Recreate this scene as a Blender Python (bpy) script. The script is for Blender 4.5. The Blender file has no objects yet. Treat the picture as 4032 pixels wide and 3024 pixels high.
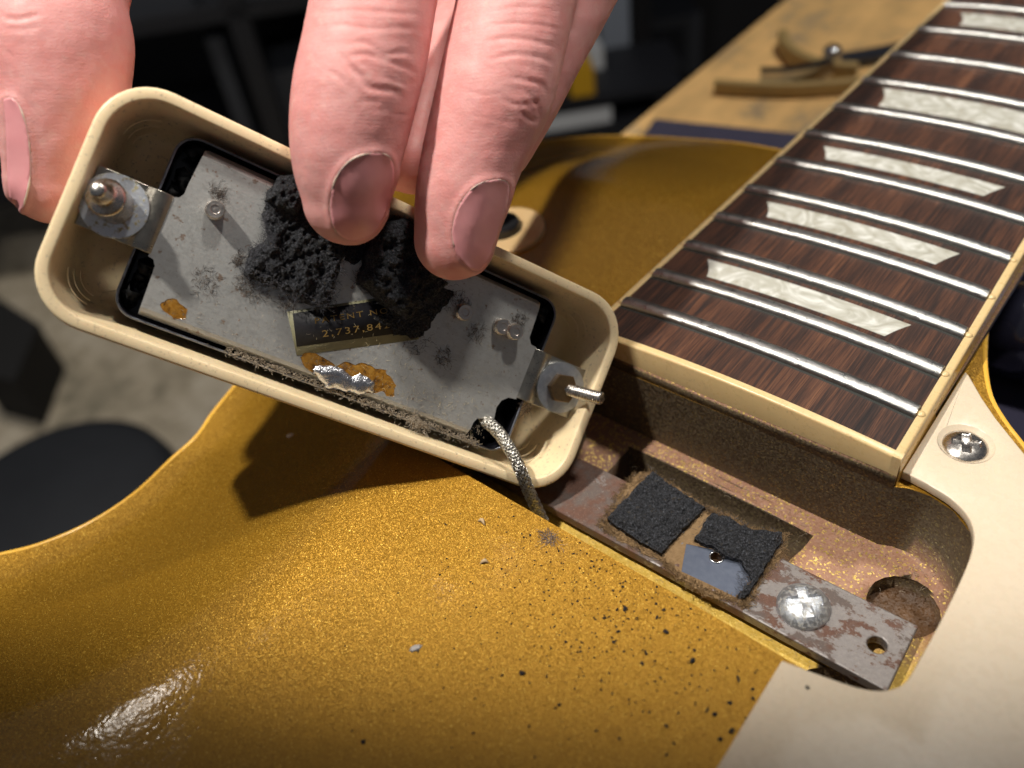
import bpy, bmesh, math, random
import numpy as np
from mathutils import Vector, Matrix, noise
from mathutils.geometry import delaunay_2d_cdt
from mathutils.bvhtree import BVHTree
random.seed(7); np.random.seed(7)
PI = math.pi
scene = bpy.context.scene
COL = scene.collection
MM = 0.001                      # everything below is written in millimetres

# ------------------------------------------------------------------ camera
F_PX = 3352.496                 # focal length in pixels of a 4032 wide frame
rv = (2.249242158859907, 0.7373565176640612, -0.47543020666892516)
tv = np.array((41.63436702425791, -5.393415959767902, 144.91280677966967))
th = math.sqrt(sum(a*a for a in rv)); kx, ky, kz = [a/th for a in rv]
K_ = np.array([[0, -kz, ky], [kz, 0, -kx], [-ky, kx, 0]])
RC = np.eye(3) + math.sin(th)*K_ + (1-math.cos(th))*K_@K_      # world -> camera (x right, y down, z forward)
CAM = -RC.T @ tv
cd = bpy.data.cameras.new('camera'); cam = bpy.data.objects.new('camera', cd); COL.objects.link(cam)
m3 = RC.T @ np.diag([1, -1, -1])
mw = Matrix.Identity(4)
for i in range(3):
    for j in range(3): mw[i][j] = m3[i][j]
    mw[i][3] = CAM[i]*MM
cam.matrix_world = mw
cd.sensor_width = 36; cd.lens = F_PX/4032*36
cd.clip_start = 0.01; cd.clip_end = 50
cd.dof.use_dof = True; cd.dof.focus_distance = 0.134; cd.dof.aperture_fstop = 13
scene.camera = cam

# ------------------------------------------------------------------ world, lamps, exposure
w = bpy.data.worlds.new('World'); scene.world = w; w.use_nodes = True
w.node_tree.nodes['Background'].inputs[0].default_value = (0.80, 0.82, 0.90, 1)
w.node_tree.nodes['Background'].inputs[1].default_value = 0.075
scene.view_settings.view_transform = 'Standard'; scene.view_settings.look = 'None'
scene.view_settings.exposure = 0.22; scene.view_settings.gamma = 1

def lamp(name, kind, loc, target, power, color, **kw):
    l = bpy.data.lights.new(name, kind); o = bpy.data.objects.new(name, l); COL.objects.link(o)
    o.location = [a*MM for a in loc]
    d = Vector(target) - Vector(loc)
    o.rotation_euler = d.to_track_quat('-Z', 'Y').to_euler()
    l.energy = power; l.color = color
    for a, b in kw.items(): setattr(l, a, b)
    return o
EA, EB = np.array((-53.9, -108., -8.)), np.array((54.4, -43., -6.))     # added cone cut-off line, imitating the phone's shadow near the frame's bottom
def shaded(name, pos, power, color, soft, half=46, blend=.05, low=0.):  # spot whose cone edge is laid along EA-EB in place of the phone's shadow
    pos = np.array(pos, float); ea = EA-np.array((0, low, 0)); eb = EB-np.array((0, low, 0)); d1 = ea-pos; d2 = eb-pos; d1 /= np.linalg.norm(d1); d2 /= np.linalg.norm(d2); pn = np.cross(d1, d2); pn /= np.linalg.norm(pn)
    if pn@(np.array((-40., 0, 0))-pos) < 0: pn = -pn
    mid = d1+d2; mid /= np.linalg.norm(mid); h = math.radians(half); axis = math.cos(h)*mid+math.sin(h)*pn
    lamp(name, 'SPOT', pos, pos+axis*100, power, color, spot_size=2*h, spot_blend=blend, shadow_soft_size=soft)
shaded('left_work_lamp', (-185, -166, 612), 16.6, (1.0, .95, .86), .014)
shaded('rear_work_lamp', (76, 207, 620), 8.8, (1.0, .96, .88), .03, blend=.06, low=1.)
lamp('far_lamp', 'AREA', (-640, -78, 672), (-60, -60, 0), .16, (1.0, .92, .82), shape='ELLIPSE', size=.06, size_y=.035)
lamp('floor_fill_spot', 'SPOT', (-1500, 260, 500), (-1500, 300, -900), 17., (1.0, .93, .82), spot_size=math.radians(75), spot_blend=.5, shadow_soft_size=.1)  # unseen fill spot, added only to brighten the floor at left

# ------------------------------------------------------------------ small helpers
def ray(px, py):                # px, py in a 2212 x 1659 view of the frame
    k = 4032/2212
    return RC.T @ np.array([(px*k-2016)/F_PX, (py*k-1512)/F_PX, 1.])
def at(px, py, z):              # point of height z seen at px, py
    r = ray(px, py); return CAM + r*(z-CAM[2])/r[2]
def atd(px, py, d):             # point at camera depth d seen at px, py
    return CAM + ray(px, py)*d
def proj(P):
    Y = np.atleast_2d(P) @ RC.T + tv; k = 2212/4032
    return np.stack([(2016+F_PX*Y[:, 0]/Y[:, 2])*k, (1512+F_PX*Y[:, 1]/Y[:, 2])*k, Y[:, 2]], 1)

def mesh(name, V, F, smooth=True, autos=None):
    me = bpy.data.meshes.new(name)
    me.from_pydata([tuple(float(c)*MM for c in v) for v in V], [], [tuple(int(i) for i in f) for f in F])
    me.validate(); me.update()
    if smooth:
        me.polygons.foreach_set('use_smooth', [True]*len(me.polygons))
        if autos is not None:
            bm = bmesh.new(); bm.from_mesh(me)
            for e in bm.edges:
                if len(e.link_faces) == 2 and e.calc_face_angle(0) > math.radians(autos): e.smooth = False
            bm.to_mesh(me); bm.free()
    return me
def fixn(me):
    bm = bmesh.new(); bm.from_mesh(me); bmesh.ops.recalc_face_normals(bm, faces=bm.faces); bm.to_mesh(me); bm.free()
    return me
def obj(name, me, mat, parent=None, label=None, cat=None, group=None, kind=None):
    o = bpy.data.objects.new(name, me); COL.objects.link(o)
    if mat is not None:
        me.materials.clear(); me.materials.append(mat)
    if parent is not None:
        o.parent = parent; 
        if parent.get('_inv'): o.matrix_parent_inverse = parent.matrix_world.inverted()
    for k_, v_ in (('label', label), ('category', cat), ('group', group), ('kind', kind)):
        if v_: o[k_] = v_
    return o
def empty(name, loc, label, cat, group=None, mat4=None):
    o = bpy.data.objects.new(name, None); COL.objects.link(o); o.empty_display_size = .01
    if mat4 is not None: o.matrix_world = mat4
    else: o.matrix_world = Matrix.Translation(Vector([float(c)*MM for c in loc]))
    o['label'] = label; o['category'] = cat
    if group: o['group'] = group
    return o
WORLDP = {}
def wpar(e):                    # children of this empty are written in world millimetres
    WORLDP[e.name] = e.matrix_world.copy(); return e
def wobj(name, me, mat, parent, **kw):
    o = obj(name, me, mat, None, **kw); o.parent = parent
    m = parent
    inv = Matrix.Identity(4)
    while m is not None:
        if m.name in WORLDP: inv = WORLDP[m.name].inverted(); break
        m = m.parent
    if parent.name in WORLDP: o.matrix_parent_inverse = inv
    return o

def rrect(x0, x1, y0, y1, r, n=8):
    pts = []
    for cx, cy, a in ((x1-r, y1-r, 0), (x0+r, y1-r, 90), (x0+r, y0+r, 180), (x1-r, y0+r, 270)):
        for i in range(n+1):
            t = math.radians(a + 90*i/n); pts.append((cx+r*math.cos(t), cy+r*math.sin(t)))
    return pts
def circ(cx, cy, r, n=24, ry=None, rot=0):
    ry = ry or r
    o = []
    for i in range(n):
        a = 2*PI*i/n; x, y = r*math.cos(a), ry*math.sin(a)
        o.append((cx+x*math.cos(rot)-y*math.sin(rot), cy+x*math.sin(rot)+y*math.cos(rot)))
    return o
def offset(poly, d):            # inward for a counter-clockwise loop
    P = np.array(poly, float); n = len(P); out = []
    for i in range(n):
        a = P[i]-P[i-1]; b = P[(i+1) % n]-P[i]
        na = np.array([-a[1], a[0]])/(np.hypot(*a)+1e-9); nb = np.array([-b[1], b[0]])/(np.hypot(*b)+1e-9)
        m = na+nb; m = m/(np.dot(m, m)+1e-9)*2
        out.append(P[i]+m*d*.5*1.0 if True else P[i])
    return [tuple(p) for p in out]
def loft(rings, cap0=True, cap1=True, closed=True):
    V = []; Fs = []; n = len(rings[0])
    for r in rings: V += [tuple(p) for p in r]
    m = n if closed else n-1
    for k in range(len(rings)-1):
        for i in range(m):
            j = (i+1) % n; Fs.append((k*n+i, k*n+j, (k+1)*n+j, (k+1)*n+i))
    if cap0: Fs.append(tuple(range(n))[::-1])
    if cap1: Fs.append(tuple((len(rings)-1)*n+i for i in range(n)))
    return V, Fs
def slab(poly, z0, z1, bev=0.0):
    zz = lambda p, z: [(a[0], a[1], z) for a in p]
    if bev:
        return loft([zz(poly, z0), zz(poly, z1-bev), zz(offset(poly, bev*.3), z1-bev*.3), zz(offset(poly, bev), z1)])
    return loft([zz(poly, z0), zz(poly, z1)])
def lathe(prof, n=32, cx=0, cy=0):
    return loft([[(cx+r*math.cos(2*PI*i/n), cy+r*math.sin(2*PI*i/n), z) for i in range(n)] for r, z in prof])
def join(parts):
    V = []; Fs = []
    for v, f in parts:
        o = len(V); V += list(v); Fs += [tuple(i+o for i in q) for q in f]
    return V, Fs
def frames(P):
    P = np.array(P, float); T = np.gradient(P, axis=0); T /= np.linalg.norm(T, axis=1)[:, None]
    N = np.cross(T[0], [0.13, .31, .94]); N /= np.linalg.norm(N); out = []
    for t in T:
        N = N - t*np.dot(N, t); N /= np.linalg.norm(N); out.append((N.copy(), np.cross(t, N)))
    return P, T, out
def tube(path, rad, seg=12, caps=True):
    P, T, fr = frames(path); rs = np.broadcast_to(rad, (len(P),))
    rings = [[tuple(p+r*(math.cos(2*PI*i/seg)*a+math.sin(2*PI*i/seg)*b)) for i in range(seg)] for p, r, (a, b) in zip(P, rs, fr)]
    return loft(rings, caps, caps)
def spline(P, n):               # Catmull-Rom
    P = np.array(P, float); Q = np.vstack([2*P[0]-P[1], P, 2*P[-1]-P[-2]]); out = []
    m = len(P)-1
    for k in range(n):
        s = k/(n-1)*m; i = min(int(s), m-1); t = s-i; a, b, c, d = Q[i:i+4]
        out.append(.5*((2*b)+(c-a)*t+(2*a-5*b+4*c-d)*t*t+(3*b-a-3*c+d)*t**3))
    return np.array(out)
def box(x0, x1, y0, y1, z0, z1): return slab([(x0, y0), (x1, y0), (x1, y1), (x0, y1)], z0, z1)
def inside(P, poly):
    P = np.atleast_2d(P); x, y = P[:, 0], P[:, 1]; c = np.zeros(len(P), bool); n = len(poly)
    for i in range(n):
        x1, y1 = poly[i][:2]; x2, y2 = poly[(i+1) % n][:2]
        if y1 == y2: continue
        m = ((y1 > y) != (y2 > y)) & (x < (x2-x1)*(y-y1)/(y2-y1)+x1); c ^= m
    return c
def segdist(P, poly, closed=True):
    P = np.atleast_2d(P).astype(float); best = np.full(len(P), 1e9); idx = np.zeros(len(P)); n = len(poly)
    for i in range(n if closed else n-1):
        a = np.array(poly[i][:2], float); b = np.array(poly[(i+1) % n][:2], float); d = b-a
        t = np.clip(((P-a)@d)/(d@d+1e-12), 0, 1); q = a+t[:, None]*d; ds = np.hypot(*(P-q).T)
        m = ds < best; best[m] = ds[m]; idx[m] = i+t[m]
    return best, idx
def sheet(outer, holes=(), step=2.0, jitter=.15, zf=lambda x, y: 0., clear=.45):
    """triangulated flat region with holes, interior points every step mm"""
    loops = [list(outer)]+[list(h) for h in holes]
    pts = []; edges = []
    for l in loops:
        o = len(pts); pts += [tuple(p[:2]) for p in l]; edges += [(o+i, o+(i+1) % len(l)) for i in range(len(l))]
    if step:
        A = np.array(outer)[:, :2]; x0, y0 = A.min(0); x1, y1 = A.max(0)
        gx, gy = np.meshgrid(np.arange(x0, x1, step), np.arange(y0, y1, step)); G = np.stack([gx.ravel(), gy.ravel()], 1)
        G += (np.random.rand(*G.shape)-.5)*step*jitter
        m = inside(G, outer)
        for h in holes: m &= ~inside(G, h)
        G = G[m]; d = np.full(len(G), 1e9)
        for l in loops: d = np.minimum(d, segdist(G, l)[0])
        G = G[d > step*clear]; pts += [tuple(g) for g in G]
    r = delaunay_2d_cdt([Vector(p) for p in pts], edges, [], 0, 1e-5)
    V2 = np.array([tuple(v) for v in r[0]]); Fs = [tuple(f) for f in r[2]]
    cen = np.array([V2[list(f)].mean(0) for f in Fs]); m = inside(cen, outer)
    for h in holes: m &= ~inside(cen, h)
    Fs = [f for f, k_ in zip(Fs, m) if k_]
    z = zf(V2[:, 0], V2[:, 1]) if callable(zf) else zf
    z = np.broadcast_to(z, (len(V2),))
    return [(float(a), float(b), float(c)) for (a, b), c in zip(V2, z)], Fs
def plate(outer, holes, z0, z1, step=None, bev=0.):
    top = sheet(outer, holes, step, zf=lambda x, y: z1+0*x); bot = (top[0], [f[::-1] for f in top[1]])
    bot = ([(a, b, z0) for a, b, c in top[0]], bot[1])
    parts = [top, bot]
    for l in [outer]+list(holes):
        parts.append(loft([[(p[0], p[1], z0) for p in l], [(p[0], p[1], z1) for p in l]], False, False))
    return join(parts)
def weld(me, d=.0005):
    bm = bmesh.new(); bm.from_mesh(me); bmesh.ops.remove_doubles(bm, verts=bm.verts, dist=d*MM)
    bmesh.ops.recalc_face_normals(bm, faces=bm.faces); bm.to_mesh(me); bm.free(); return me
def bevel(o, wd, seg=2, ang=35):
    b = o.modifiers.new('bevel', 'BEVEL'); b.width = wd*MM; b.segments = seg; b.limit_method = 'ANGLE'; b.angle_limit = math.radians(ang)
    return o
def nz(x, y, z=0., s=1.): return noise.noise(Vector((x*s, y*s, z*s)))
def pore(x, y, z, s):
    return -max(0., .42-noise.voronoi(Vector((x*s, y*s, z*s)))[0][0])
def fbm(x, y, z, s=1., o=4):
    a = 0; am = 1
    for i in range(o): a += am*noise.noise(Vector((x*s+i*7.3, y*s, z*s))); s *= 2; am *= .5
    return a

# ------------------------------------------------------------------ materials
class N:
    def __init__(s, name):
        s.m = bpy.data.materials.new(name); s.m.use_nodes = True; s.t = s.m.node_tree; s.n = s.t.nodes
        s.p = s.n['Principled BSDF']; tc = s.n.new('ShaderNodeTexCoord'); sc = s.n.new('ShaderNodeVectorMath'); sc.operation = 'SCALE'
        sc.inputs['Scale'].default_value = 1000; s.t.links.new(tc.outputs['Object'], sc.inputs[0]); s.co = sc.outputs[0]
    def lk(s, a, b):
        if hasattr(a, 'is_output'): s.t.links.new(a, b)
        elif isinstance(a, (tuple, list)): b.default_value = (*a, 1) if len(a) == 3 and b.type == 'RGBA' else a
        else: b.default_value = a
    def map(s, scale=(1, 1, 1), rot=(0, 0, 0), co=None):
        n = s.n.new('ShaderNodeMapping'); s.lk(co or s.co, n.inputs[0]); n.inputs['Scale'].default_value = scale; n.inputs['Rotation'].default_value = rot
        return n.outputs[0]
    def noise(s, scale, detail=4, rough=.55, co=None, dist=0., out=0):
        n = s.n.new('ShaderNodeTexNoise'); s.lk(co or s.co, n.inputs['Vector']); n.inputs['Scale'].default_value = scale
        n.inputs['Detail'].default_value = detail; n.inputs['Roughness'].default_value = rough; n.inputs['Distortion'].default_value = dist
        return n.outputs[out]
    def voro(s, scale, feature='F1', out=0, co=None, rnd=1.):
        n = s.n.new('ShaderNodeTexVoronoi'); n.feature = feature; s.lk(co or s.co, n.inputs['Vector']); n.inputs['Scale'].default_value = scale
        n.inputs['Randomness'].default_value = rnd
        return n.outputs[out]
    def wave(s, scale, dist=2, co=None, dirn='X', det=2):
        n = s.n.new('ShaderNodeTexWave'); n.bands_direction = dirn; s.lk(co or s.co, n.inputs['Vector']); n.inputs['Scale'].default_value = scale
        n.inputs['Distortion'].default_value = dist; n.inputs['Detail'].default_value = det
        return n.outputs['Fac']
    def ramp(s, fac, stops):
        n = s.n.new('ShaderNodeValToRGB'); s.lk(fac, n.inputs[0]); e = n.color_ramp.elements
        while len(e) < len(stops): e.new(.5)
        for q, (p, c) in zip(e, stops):
            q.position = p; q.color = (c, c, c, 1) if not isinstance(c, (tuple, list)) else (*c, 1)
        return n.outputs[0]
    def mix(s, fac, a, b, mode='MIX'):
        n = s.n.new('ShaderNodeMix'); n.data_type = 'RGBA'; n.blend_type = mode
        s.lk(fac, n.inputs[0]); s.lk(a, n.inputs[6]); s.lk(b, n.inputs[7]); return n.outputs[2]
    def math(s, op, a, b=0.):
        n = s.n.new('ShaderNodeMath'); n.operation = op; s.lk(a, n.inputs[0]); s.lk(b, n.inputs[1]); return n.outputs[0]
    def vm(s, op, a, b):
        n = s.n.new('ShaderNodeVectorMath'); n.operation = op; s.lk(a, n.inputs[0])
        if op == 'SCALE': s.lk(b, n.inputs['Scale'])
        else: s.lk(b, n.inputs[1])
        return n.outputs[0]
    def bump(s, h, dist_mm, strength=1., nrm=None):
        n = s.n.new('ShaderNodeBump'); s.lk(h, n.inputs['Height']); n.inputs['Distance'].default_value = dist_mm*MM; n.inputs['Strength'].default_value = strength
        if nrm is not None: s.lk(nrm, n.inputs['Normal'])
        return n.outputs[0]
    def set(s, **kw):
        names = dict(col='Base Color', rough='Roughness', metal='Metallic', nrm='Normal', spec='Specular IOR Level', sss='Subsurface Weight',
                     rad='Subsurface Radius', sscale='Subsurface Scale', coat='Coat Weight', crough='Coat Roughness', cnrm='Coat Normal', trans='Transmission Weight',
                     alpha='Alpha', sheen='Sheen Weight', ior='IOR', ctint='Coat Tint', aniso='Anisotropic', emis='Emission Color', es='Emission Strength')
        for k_, v_ in kw.items(): s.lk(v_, s.p.inputs[names[k_]])
        return s
    def sep(s, co=None):
        n = s.n.new('ShaderNodeSeparateXYZ'); s.lk(co or s.co, n.inputs[0]); return n.outputs

def flake_normal(m, scale, amt, geo=True):
    g = m.n.new('ShaderNodeNewGeometry')
    c = m.voro(scale, out=1); d = m.vm('SUBTRACT', c, (.5, .5, .5)); d = m.vm('SCALE', d, amt)
    a = m.vm('ADD', g.outputs['Normal'], d); return m.vm('NORMALIZE', a, (0, 0, 0))

def mat_gold():
    m = N('gold_flake_paint')
    c1 = m.voro(9., out=1); v = m.sep(c1)[0]
    c2 = m.voro(7.0, out=1, co=m.map(rot=(0, 0, .6))); v2 = m.sep(c2)[1]
    f = m.math('ADD', m.math('MULTIPLY', v, .6), m.math('MULTIPLY', v2, .4))
    big = m.noise(.05, 3)
    col = m.ramp(f, [(.05, (.25, .118, .004)), (.5, (.35, .172, .008)), (.87, (.46, .245, .017)), (.97, (.85, .58, .11))])
    col = m.mix(m.math('MULTIPLY', big, .25), col, (.33, .18, .02))
    nrm = flake_normal(m, 9., .46)
    peel = m.bump(m.noise(1.1, 2), .06, .6)
    haze = m.ramp(m.noise(.18, 6, .75, co=m.map(scale=(1, .5, 1), rot=(0, 0, .8))), [(.4, .045), (.7, .16)])
    m.set(col=col, metal=.6, rough=.5, nrm=nrm, coat=1., crough=haze, cnrm=peel)
    return m.m
GOLD = mat_gold()

def mat_plastic(name, a, b, rough=.33, speck=.0, sss=.12, scale=.15, dirt=(.25, .17, .10), dscale=1.3, bmp=.02):
    m = N(name)
    col = m.mix(m.noise(scale, 3), a, b)
    if speck:
        d = m.ramp(m.noise(dscale, 6, .75), [(.56, 0.), (.68, 1.)])
        big = m.ramp(m.noise(.12, 3, .6), [(.38, .12), (.58, 1.)])
        d = m.math('MULTIPLY', m.math('MULTIPLY', d, big), speck)
        col = m.mix(d, col, dirt)
    rg = m.ramp(m.noise(.8, 5), [(.3, rough*.8), (.8, rough*1.4)])
    m.set(col=col, rough=rg, nrm=m.bump(m.noise(1.1, 4), bmp, .6), sss=sss, rad=(1, .6, .35), sscale=.0012)
    return m.m
CREAM = mat_plastic('aged_cream_plastic', (.80, .62, .37), (.88, .72, .47), .36, .85, .15, dirt=(.16, .11, .09))
PGUARD = mat_plastic('pale_cream_pickguard', (.69, .575, .43), (.71, .595, .45), .27, .12, .10, dscale=.55, dirt=(.45, .38, .30))
BIND = mat_plastic('cream_binding', (.68, .48, .22), (.76, .56, .30), .3, .45, .2)
BINDY = mat_plastic('yellowed_body_binding', (.80, .42, .05), (.86, .50, .08), .28, .25, .15)
SWP = mat_plastic('tan_cream_switch_ring', (.62, .42, .20), (.66, .46, .24), .35, .1, .1)

def mat_rosewood():
    m = N('rosewood')
    st = m.map(scale=(1.0, .045, 1))
    g1 = m.noise(2.6, 6, .65, co=m.map(scale=(1, .028, 1)), dist=.5); g2 = m.noise(.5, 3, .5, co=m.map(scale=(.5, .05, 1)))
    fine = m.noise(6., 3, .6, co=m.map(scale=(1, .022, 1), rot=(0, 0, .02)))
    f = m.math('ADD', m.math('MULTIPLY', g1, .65), m.math('MULTIPLY', g2, .35))
    col = m.ramp(f, [(.34, (.010, .006, .006)), (.46, (.032, .015, .011)), (.56, (.085, .034, .019)), (.68, (.18, .078, .040))])
    pore = m.ramp(fine, [(.3, 0.), (.42, 1.)])
    col = m.mix(pore, (.008, .004, .004), col)
    dust = m.ramp(m.noise(1.3, 8, .85), [(.66, 0.), (.76, .35)])
    col = m.mix(dust, col, (.35, .30, .27))
    m.set(col=col, rough=m.ramp(g1, [(.3, .62), (.7, .42)]), nrm=m.bump(fine, .05, .8), spec=.35)
    return m.m
ROSE = mat_rosewood()

def mat_pearl():
    m = N('pearloid')
    a = m.noise(.16, 2, .5, dist=3.0); b = m.noise(.5, 3, .5, dist=2.0)
    col = m.ramp(a, [(.30, (.44, .42, .35)), (.5, (.58, .57, .51)), (.68, (.82, .82, .78))])
    col = m.mix(m.math('MULTIPLY', b, .3), col, (.50, .50, .42))
    m.set(col=col, rough=.25, metal=.1, nrm=m.bump(m.noise(.4, 2, dist=1.5), .3, .5), coat=.6, crough=.08, sss=.1, rad=(1, 1, .8), sscale=.001)
    return m.m
PEARL = mat_pearl()

def mat_metal(name, a, b, rough=.3, scratch=0., aniso_scale=(1, 1, 1), rs=.6, metal=1., bmp=.008):
    m = N(name)
    n1 = m.noise(rs, 5, .6); col = m.mix(n1, a, b)
    sc = m.noise(3., 4, .7, co=m.map(scale=aniso_scale))
    m.set(col=col, metal=metal, rough=m.ramp(m.math('ADD', m.math('MULTIPLY', n1, .5), m.math('MULTIPLY', sc, .5)), [(.3, rough*.7), (.7, rough*1.45)]), nrm=m.bump(sc, bmp, .6))
    return m.m
FRET = mat_metal('nickel_fret_wire', (.34, .34, .33), (.56, .55, .53), .30, rs=.9, aniso_scale=(.10, 2.5, 2.5), bmp=.09)
NICK = mat_metal('worn_nickel', (.50, .46, .42), (.66, .63, .60), .25, rs=1.2)
POLE = mat_metal('dull_pole_metal', (.48, .42, .38), (.72, .69, .66), .36, rs=1.6, bmp=.06)
ZINC = mat_metal('dull_zinc_washer', (.40, .43, .48), (.70, .73, .78), .45, rs=2.2, bmp=.05)
BRAIDM = mat_metal('tinned_braid_wire', (.40, .37, .32), (.68, .66, .62), .3)
STEEL = mat_metal('bright_steel', (.5, .5, .5), (.65, .65, .66), .2)

def mat_baseplate():
    m = N('dirty_nickel_silver')
    big = m.noise(.10, 4, .6); fine = m.noise(2.2, 7, .7)
    col = m.mix(big, (.54, .535, .52), (.66, .65, .62)); col = m.mix(m.math('MULTIPLY', fine, .5), col, (.33, .33, .32))
    rust = m.ramp(m.noise(.75, 4, .55), [(.655, 0.), (.70, 1.)])
    rust2 = m.ramp(m.noise(1.9, 3, .5, co=m.map(rot=(0, 0, 1.1))), [(.69, 0.), (.73, 1.)])
    col = m.mix(rust2, col, (.16, .075, .03)); col = m.mix(m.math('MULTIPLY', rust, .8), col, (.24, .13, .07))
    grime = m.ramp(m.noise(1.2, 8, .8, co=m.map(scale=(1, 1, 1), rot=(0, 0, .4))), [(.55, 0.), (.72, .8)])
    col = m.mix(grime, col, (.17, .145, .11))
    scr = m.noise(2.4, 5, .75, co=m.map(scale=(.25, 2.2, 1), rot=(0, 0, .35))); col = m.mix(m.ramp(scr, [(.45, 0.), (.7, .55)]), col, (.62, .63, .62))
    mot = m.noise(.55, 6, .75); col = m.mix(m.ramp(mot, [(.33, .3), (.5, 0.)]), col, (.22, .20, .18))
    y = m.sep()[1]; edge = m.ramp(m.math('ADD', m.math('MULTIPLY', y, -.1), m.math('MULTIPLY', m.noise(.3, 4), .35)), [(.98, 0.), (1.0, 0.)])
    met = m.mix(m.math('MAXIMUM', rust2, grime), (.85, .85, .85), (.1, .1, .1))
    m.set(col=col, metal=m.math('MULTIPLY', met, .82), rough=m.ramp(fine, [(.3, .36), (.7, .52)]),
          nrm=m.bump(m.noise(5, 4, .7, co=m.map(scale=(1, .2, 1), rot=(0, 0, .3))), .03, .6))
    return m.m
BASEM = mat_baseplate()

def simple(name, col, rough=.5, metal=0., bs=None, bd=.05, col2=None, cs=1., **kw):
    m = N(name)
    if col2 is not None: col = m.mix(m.noise(cs, 5, .65), col, col2)
    if bs: kw['nrm'] = m.bump(m.noise(bs, 5, .65), bd, .8)
    m.set(col=col, rough=rough, metal=metal, **kw); return m.m
BLKM = simple('black_lacquered_metal', (.012, .012, .016), .22, .3, bs=.5, bd=.01, coat=.3)
BLKIN = simple('black_wax_fill', (.006, .006, .007), .6, bs=2, bd=.3)
def mat_foam():
    m = N('perished_black_foam'); n1 = m.noise(3.0, 6, .8); pore = m.voro(1.9)
    col = m.ramp(n1, [(.36, (.003, .003, .004)), (.5, (.018, .019, .024)), (.6, (.085, .09, .11)), (.7, (.24, .25, .28))])
    col = m.mix(m.ramp(m.noise(1.1, 5, .8), [(.6, 0.), (.7, .5)]), col, (.20, .15, .08))
    m.set(col=col, rough=m.ramp(n1, [(.4, .8), (.65, .4)]), nrm=m.bump(m.math('ADD', n1, m.math('MULTIPLY', pore, .8)), .7, 1.), spec=.5); return m.m
FOAM = mat_foam()
FELT = simple('brown_glue_fuzz', (.16, .09, .035), .9, bs=4, bd=.4, col2=(.34, .22, .11), cs=1.5)
LINT = simple('grey_brown_lint', (.30, .24, .17), .95, col2=(.45, .38, .30))
HAIR = simple('dark_fibre', (.10, .06, .035), .8, col2=(.03, .02, .015))
BLUEM = simple('clean_blued_steel', (.07, .085, .13), .38, .6, bs=3, bd=.02, col2=(.15, .17, .22), cs=.8)
SOLD = mat_metal('solder', (.55, .56, .60), (.78, .78, .82), .24, rs=1, bmp=.15)
def mat_amber():
    m = N('amber_flux'); n1 = m.noise(.8, 6, .7, dist=.5)
    col = m.ramp(n1, [(.36, (.06, .025, .006)), (.47, (.26, .11, .008)), (.6, (.34, .17, .025))])
    m.set(col=col, rough=.15, nrm=m.bump(n1, .12, .6), coat=.8, crough=.08, alpha=m.ramp(m.noise(1.3, 4, .6), [(.3, .6), (.5, .95)])); return m.m
AMBER = mat_amber()
STICK = simple('black_sticker', (.006, .007, .012), .45, bs=1.6, bd=.04, col2=(.022, .02, .022), cs=3, spec=.3)
GLUEO = simple('olive_old_adhesive', (.27, .255, .14), .5, bs=2, bd=.05, col2=(.20, .195, .14), cs=1.5)
GOLDINK = simple('gold_ink', (.50, .31, .08), .5, .2, col2=(.04, .03, .02), cs=2.2)
PINKW = None
def mat_cavity():
    m = N('overspray_cavity_wood')
    z = m.sep()[2]
    grain = m.noise(1.4, 6, .7)
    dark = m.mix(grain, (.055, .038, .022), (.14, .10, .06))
    pink = m.mix(m.noise(1.2, 6, .7), (.26, .13, .078), (.44, .235, .15))
    gold = m.mix(m.noise(.9, 4, .6), (.42, .25, .03), (.85, .56, .10))
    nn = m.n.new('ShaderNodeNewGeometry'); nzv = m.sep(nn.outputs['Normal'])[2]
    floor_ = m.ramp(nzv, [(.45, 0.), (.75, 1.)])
    y = m.sep()[1]
    # oversprayed front of the floor gold, bare pink wood towards the neck
    yy = m.math('ADD', m.math('MULTIPLY', y, .06), m.math('MULTIPLY', m.noise(.14, 4, .6), 1.1))
    pk = m.ramp(yy, [(-.55+.1, 0.), (0.0+.02, 1.)])
    yyn = m.math('ADD', m.math('MULTIPLY', m.math('ADD', y, 31.), .085), m.math('MULTIPLY', m.math('SUBTRACT', m.noise(.22, 5, .65), .5), 1.6))
    pk = m.ramp(yyn, [(.0, 0.), (.75, 1.)])
    fl = m.mix(pk, gold, pink)
    spk = m.ramp(m.sep(m.voro(3.4, out=1))[0], [(.80, 0.), (.93, 1.)])
    fl = m.mix(m.math('MULTIPLY', spk, .8), fl, (.85, .62, .16))
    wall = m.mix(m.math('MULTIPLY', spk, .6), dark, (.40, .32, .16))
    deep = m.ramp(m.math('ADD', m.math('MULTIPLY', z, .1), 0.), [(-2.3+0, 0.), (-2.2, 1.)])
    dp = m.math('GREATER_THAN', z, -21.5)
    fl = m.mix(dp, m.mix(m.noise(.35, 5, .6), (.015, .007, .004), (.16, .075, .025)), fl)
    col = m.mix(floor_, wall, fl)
    fn = flake_normal(m, 3.4, .45)
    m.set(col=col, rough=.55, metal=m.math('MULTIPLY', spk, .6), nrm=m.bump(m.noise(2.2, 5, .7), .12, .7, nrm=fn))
    return m.m
CAVM = mat_cavity()
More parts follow.
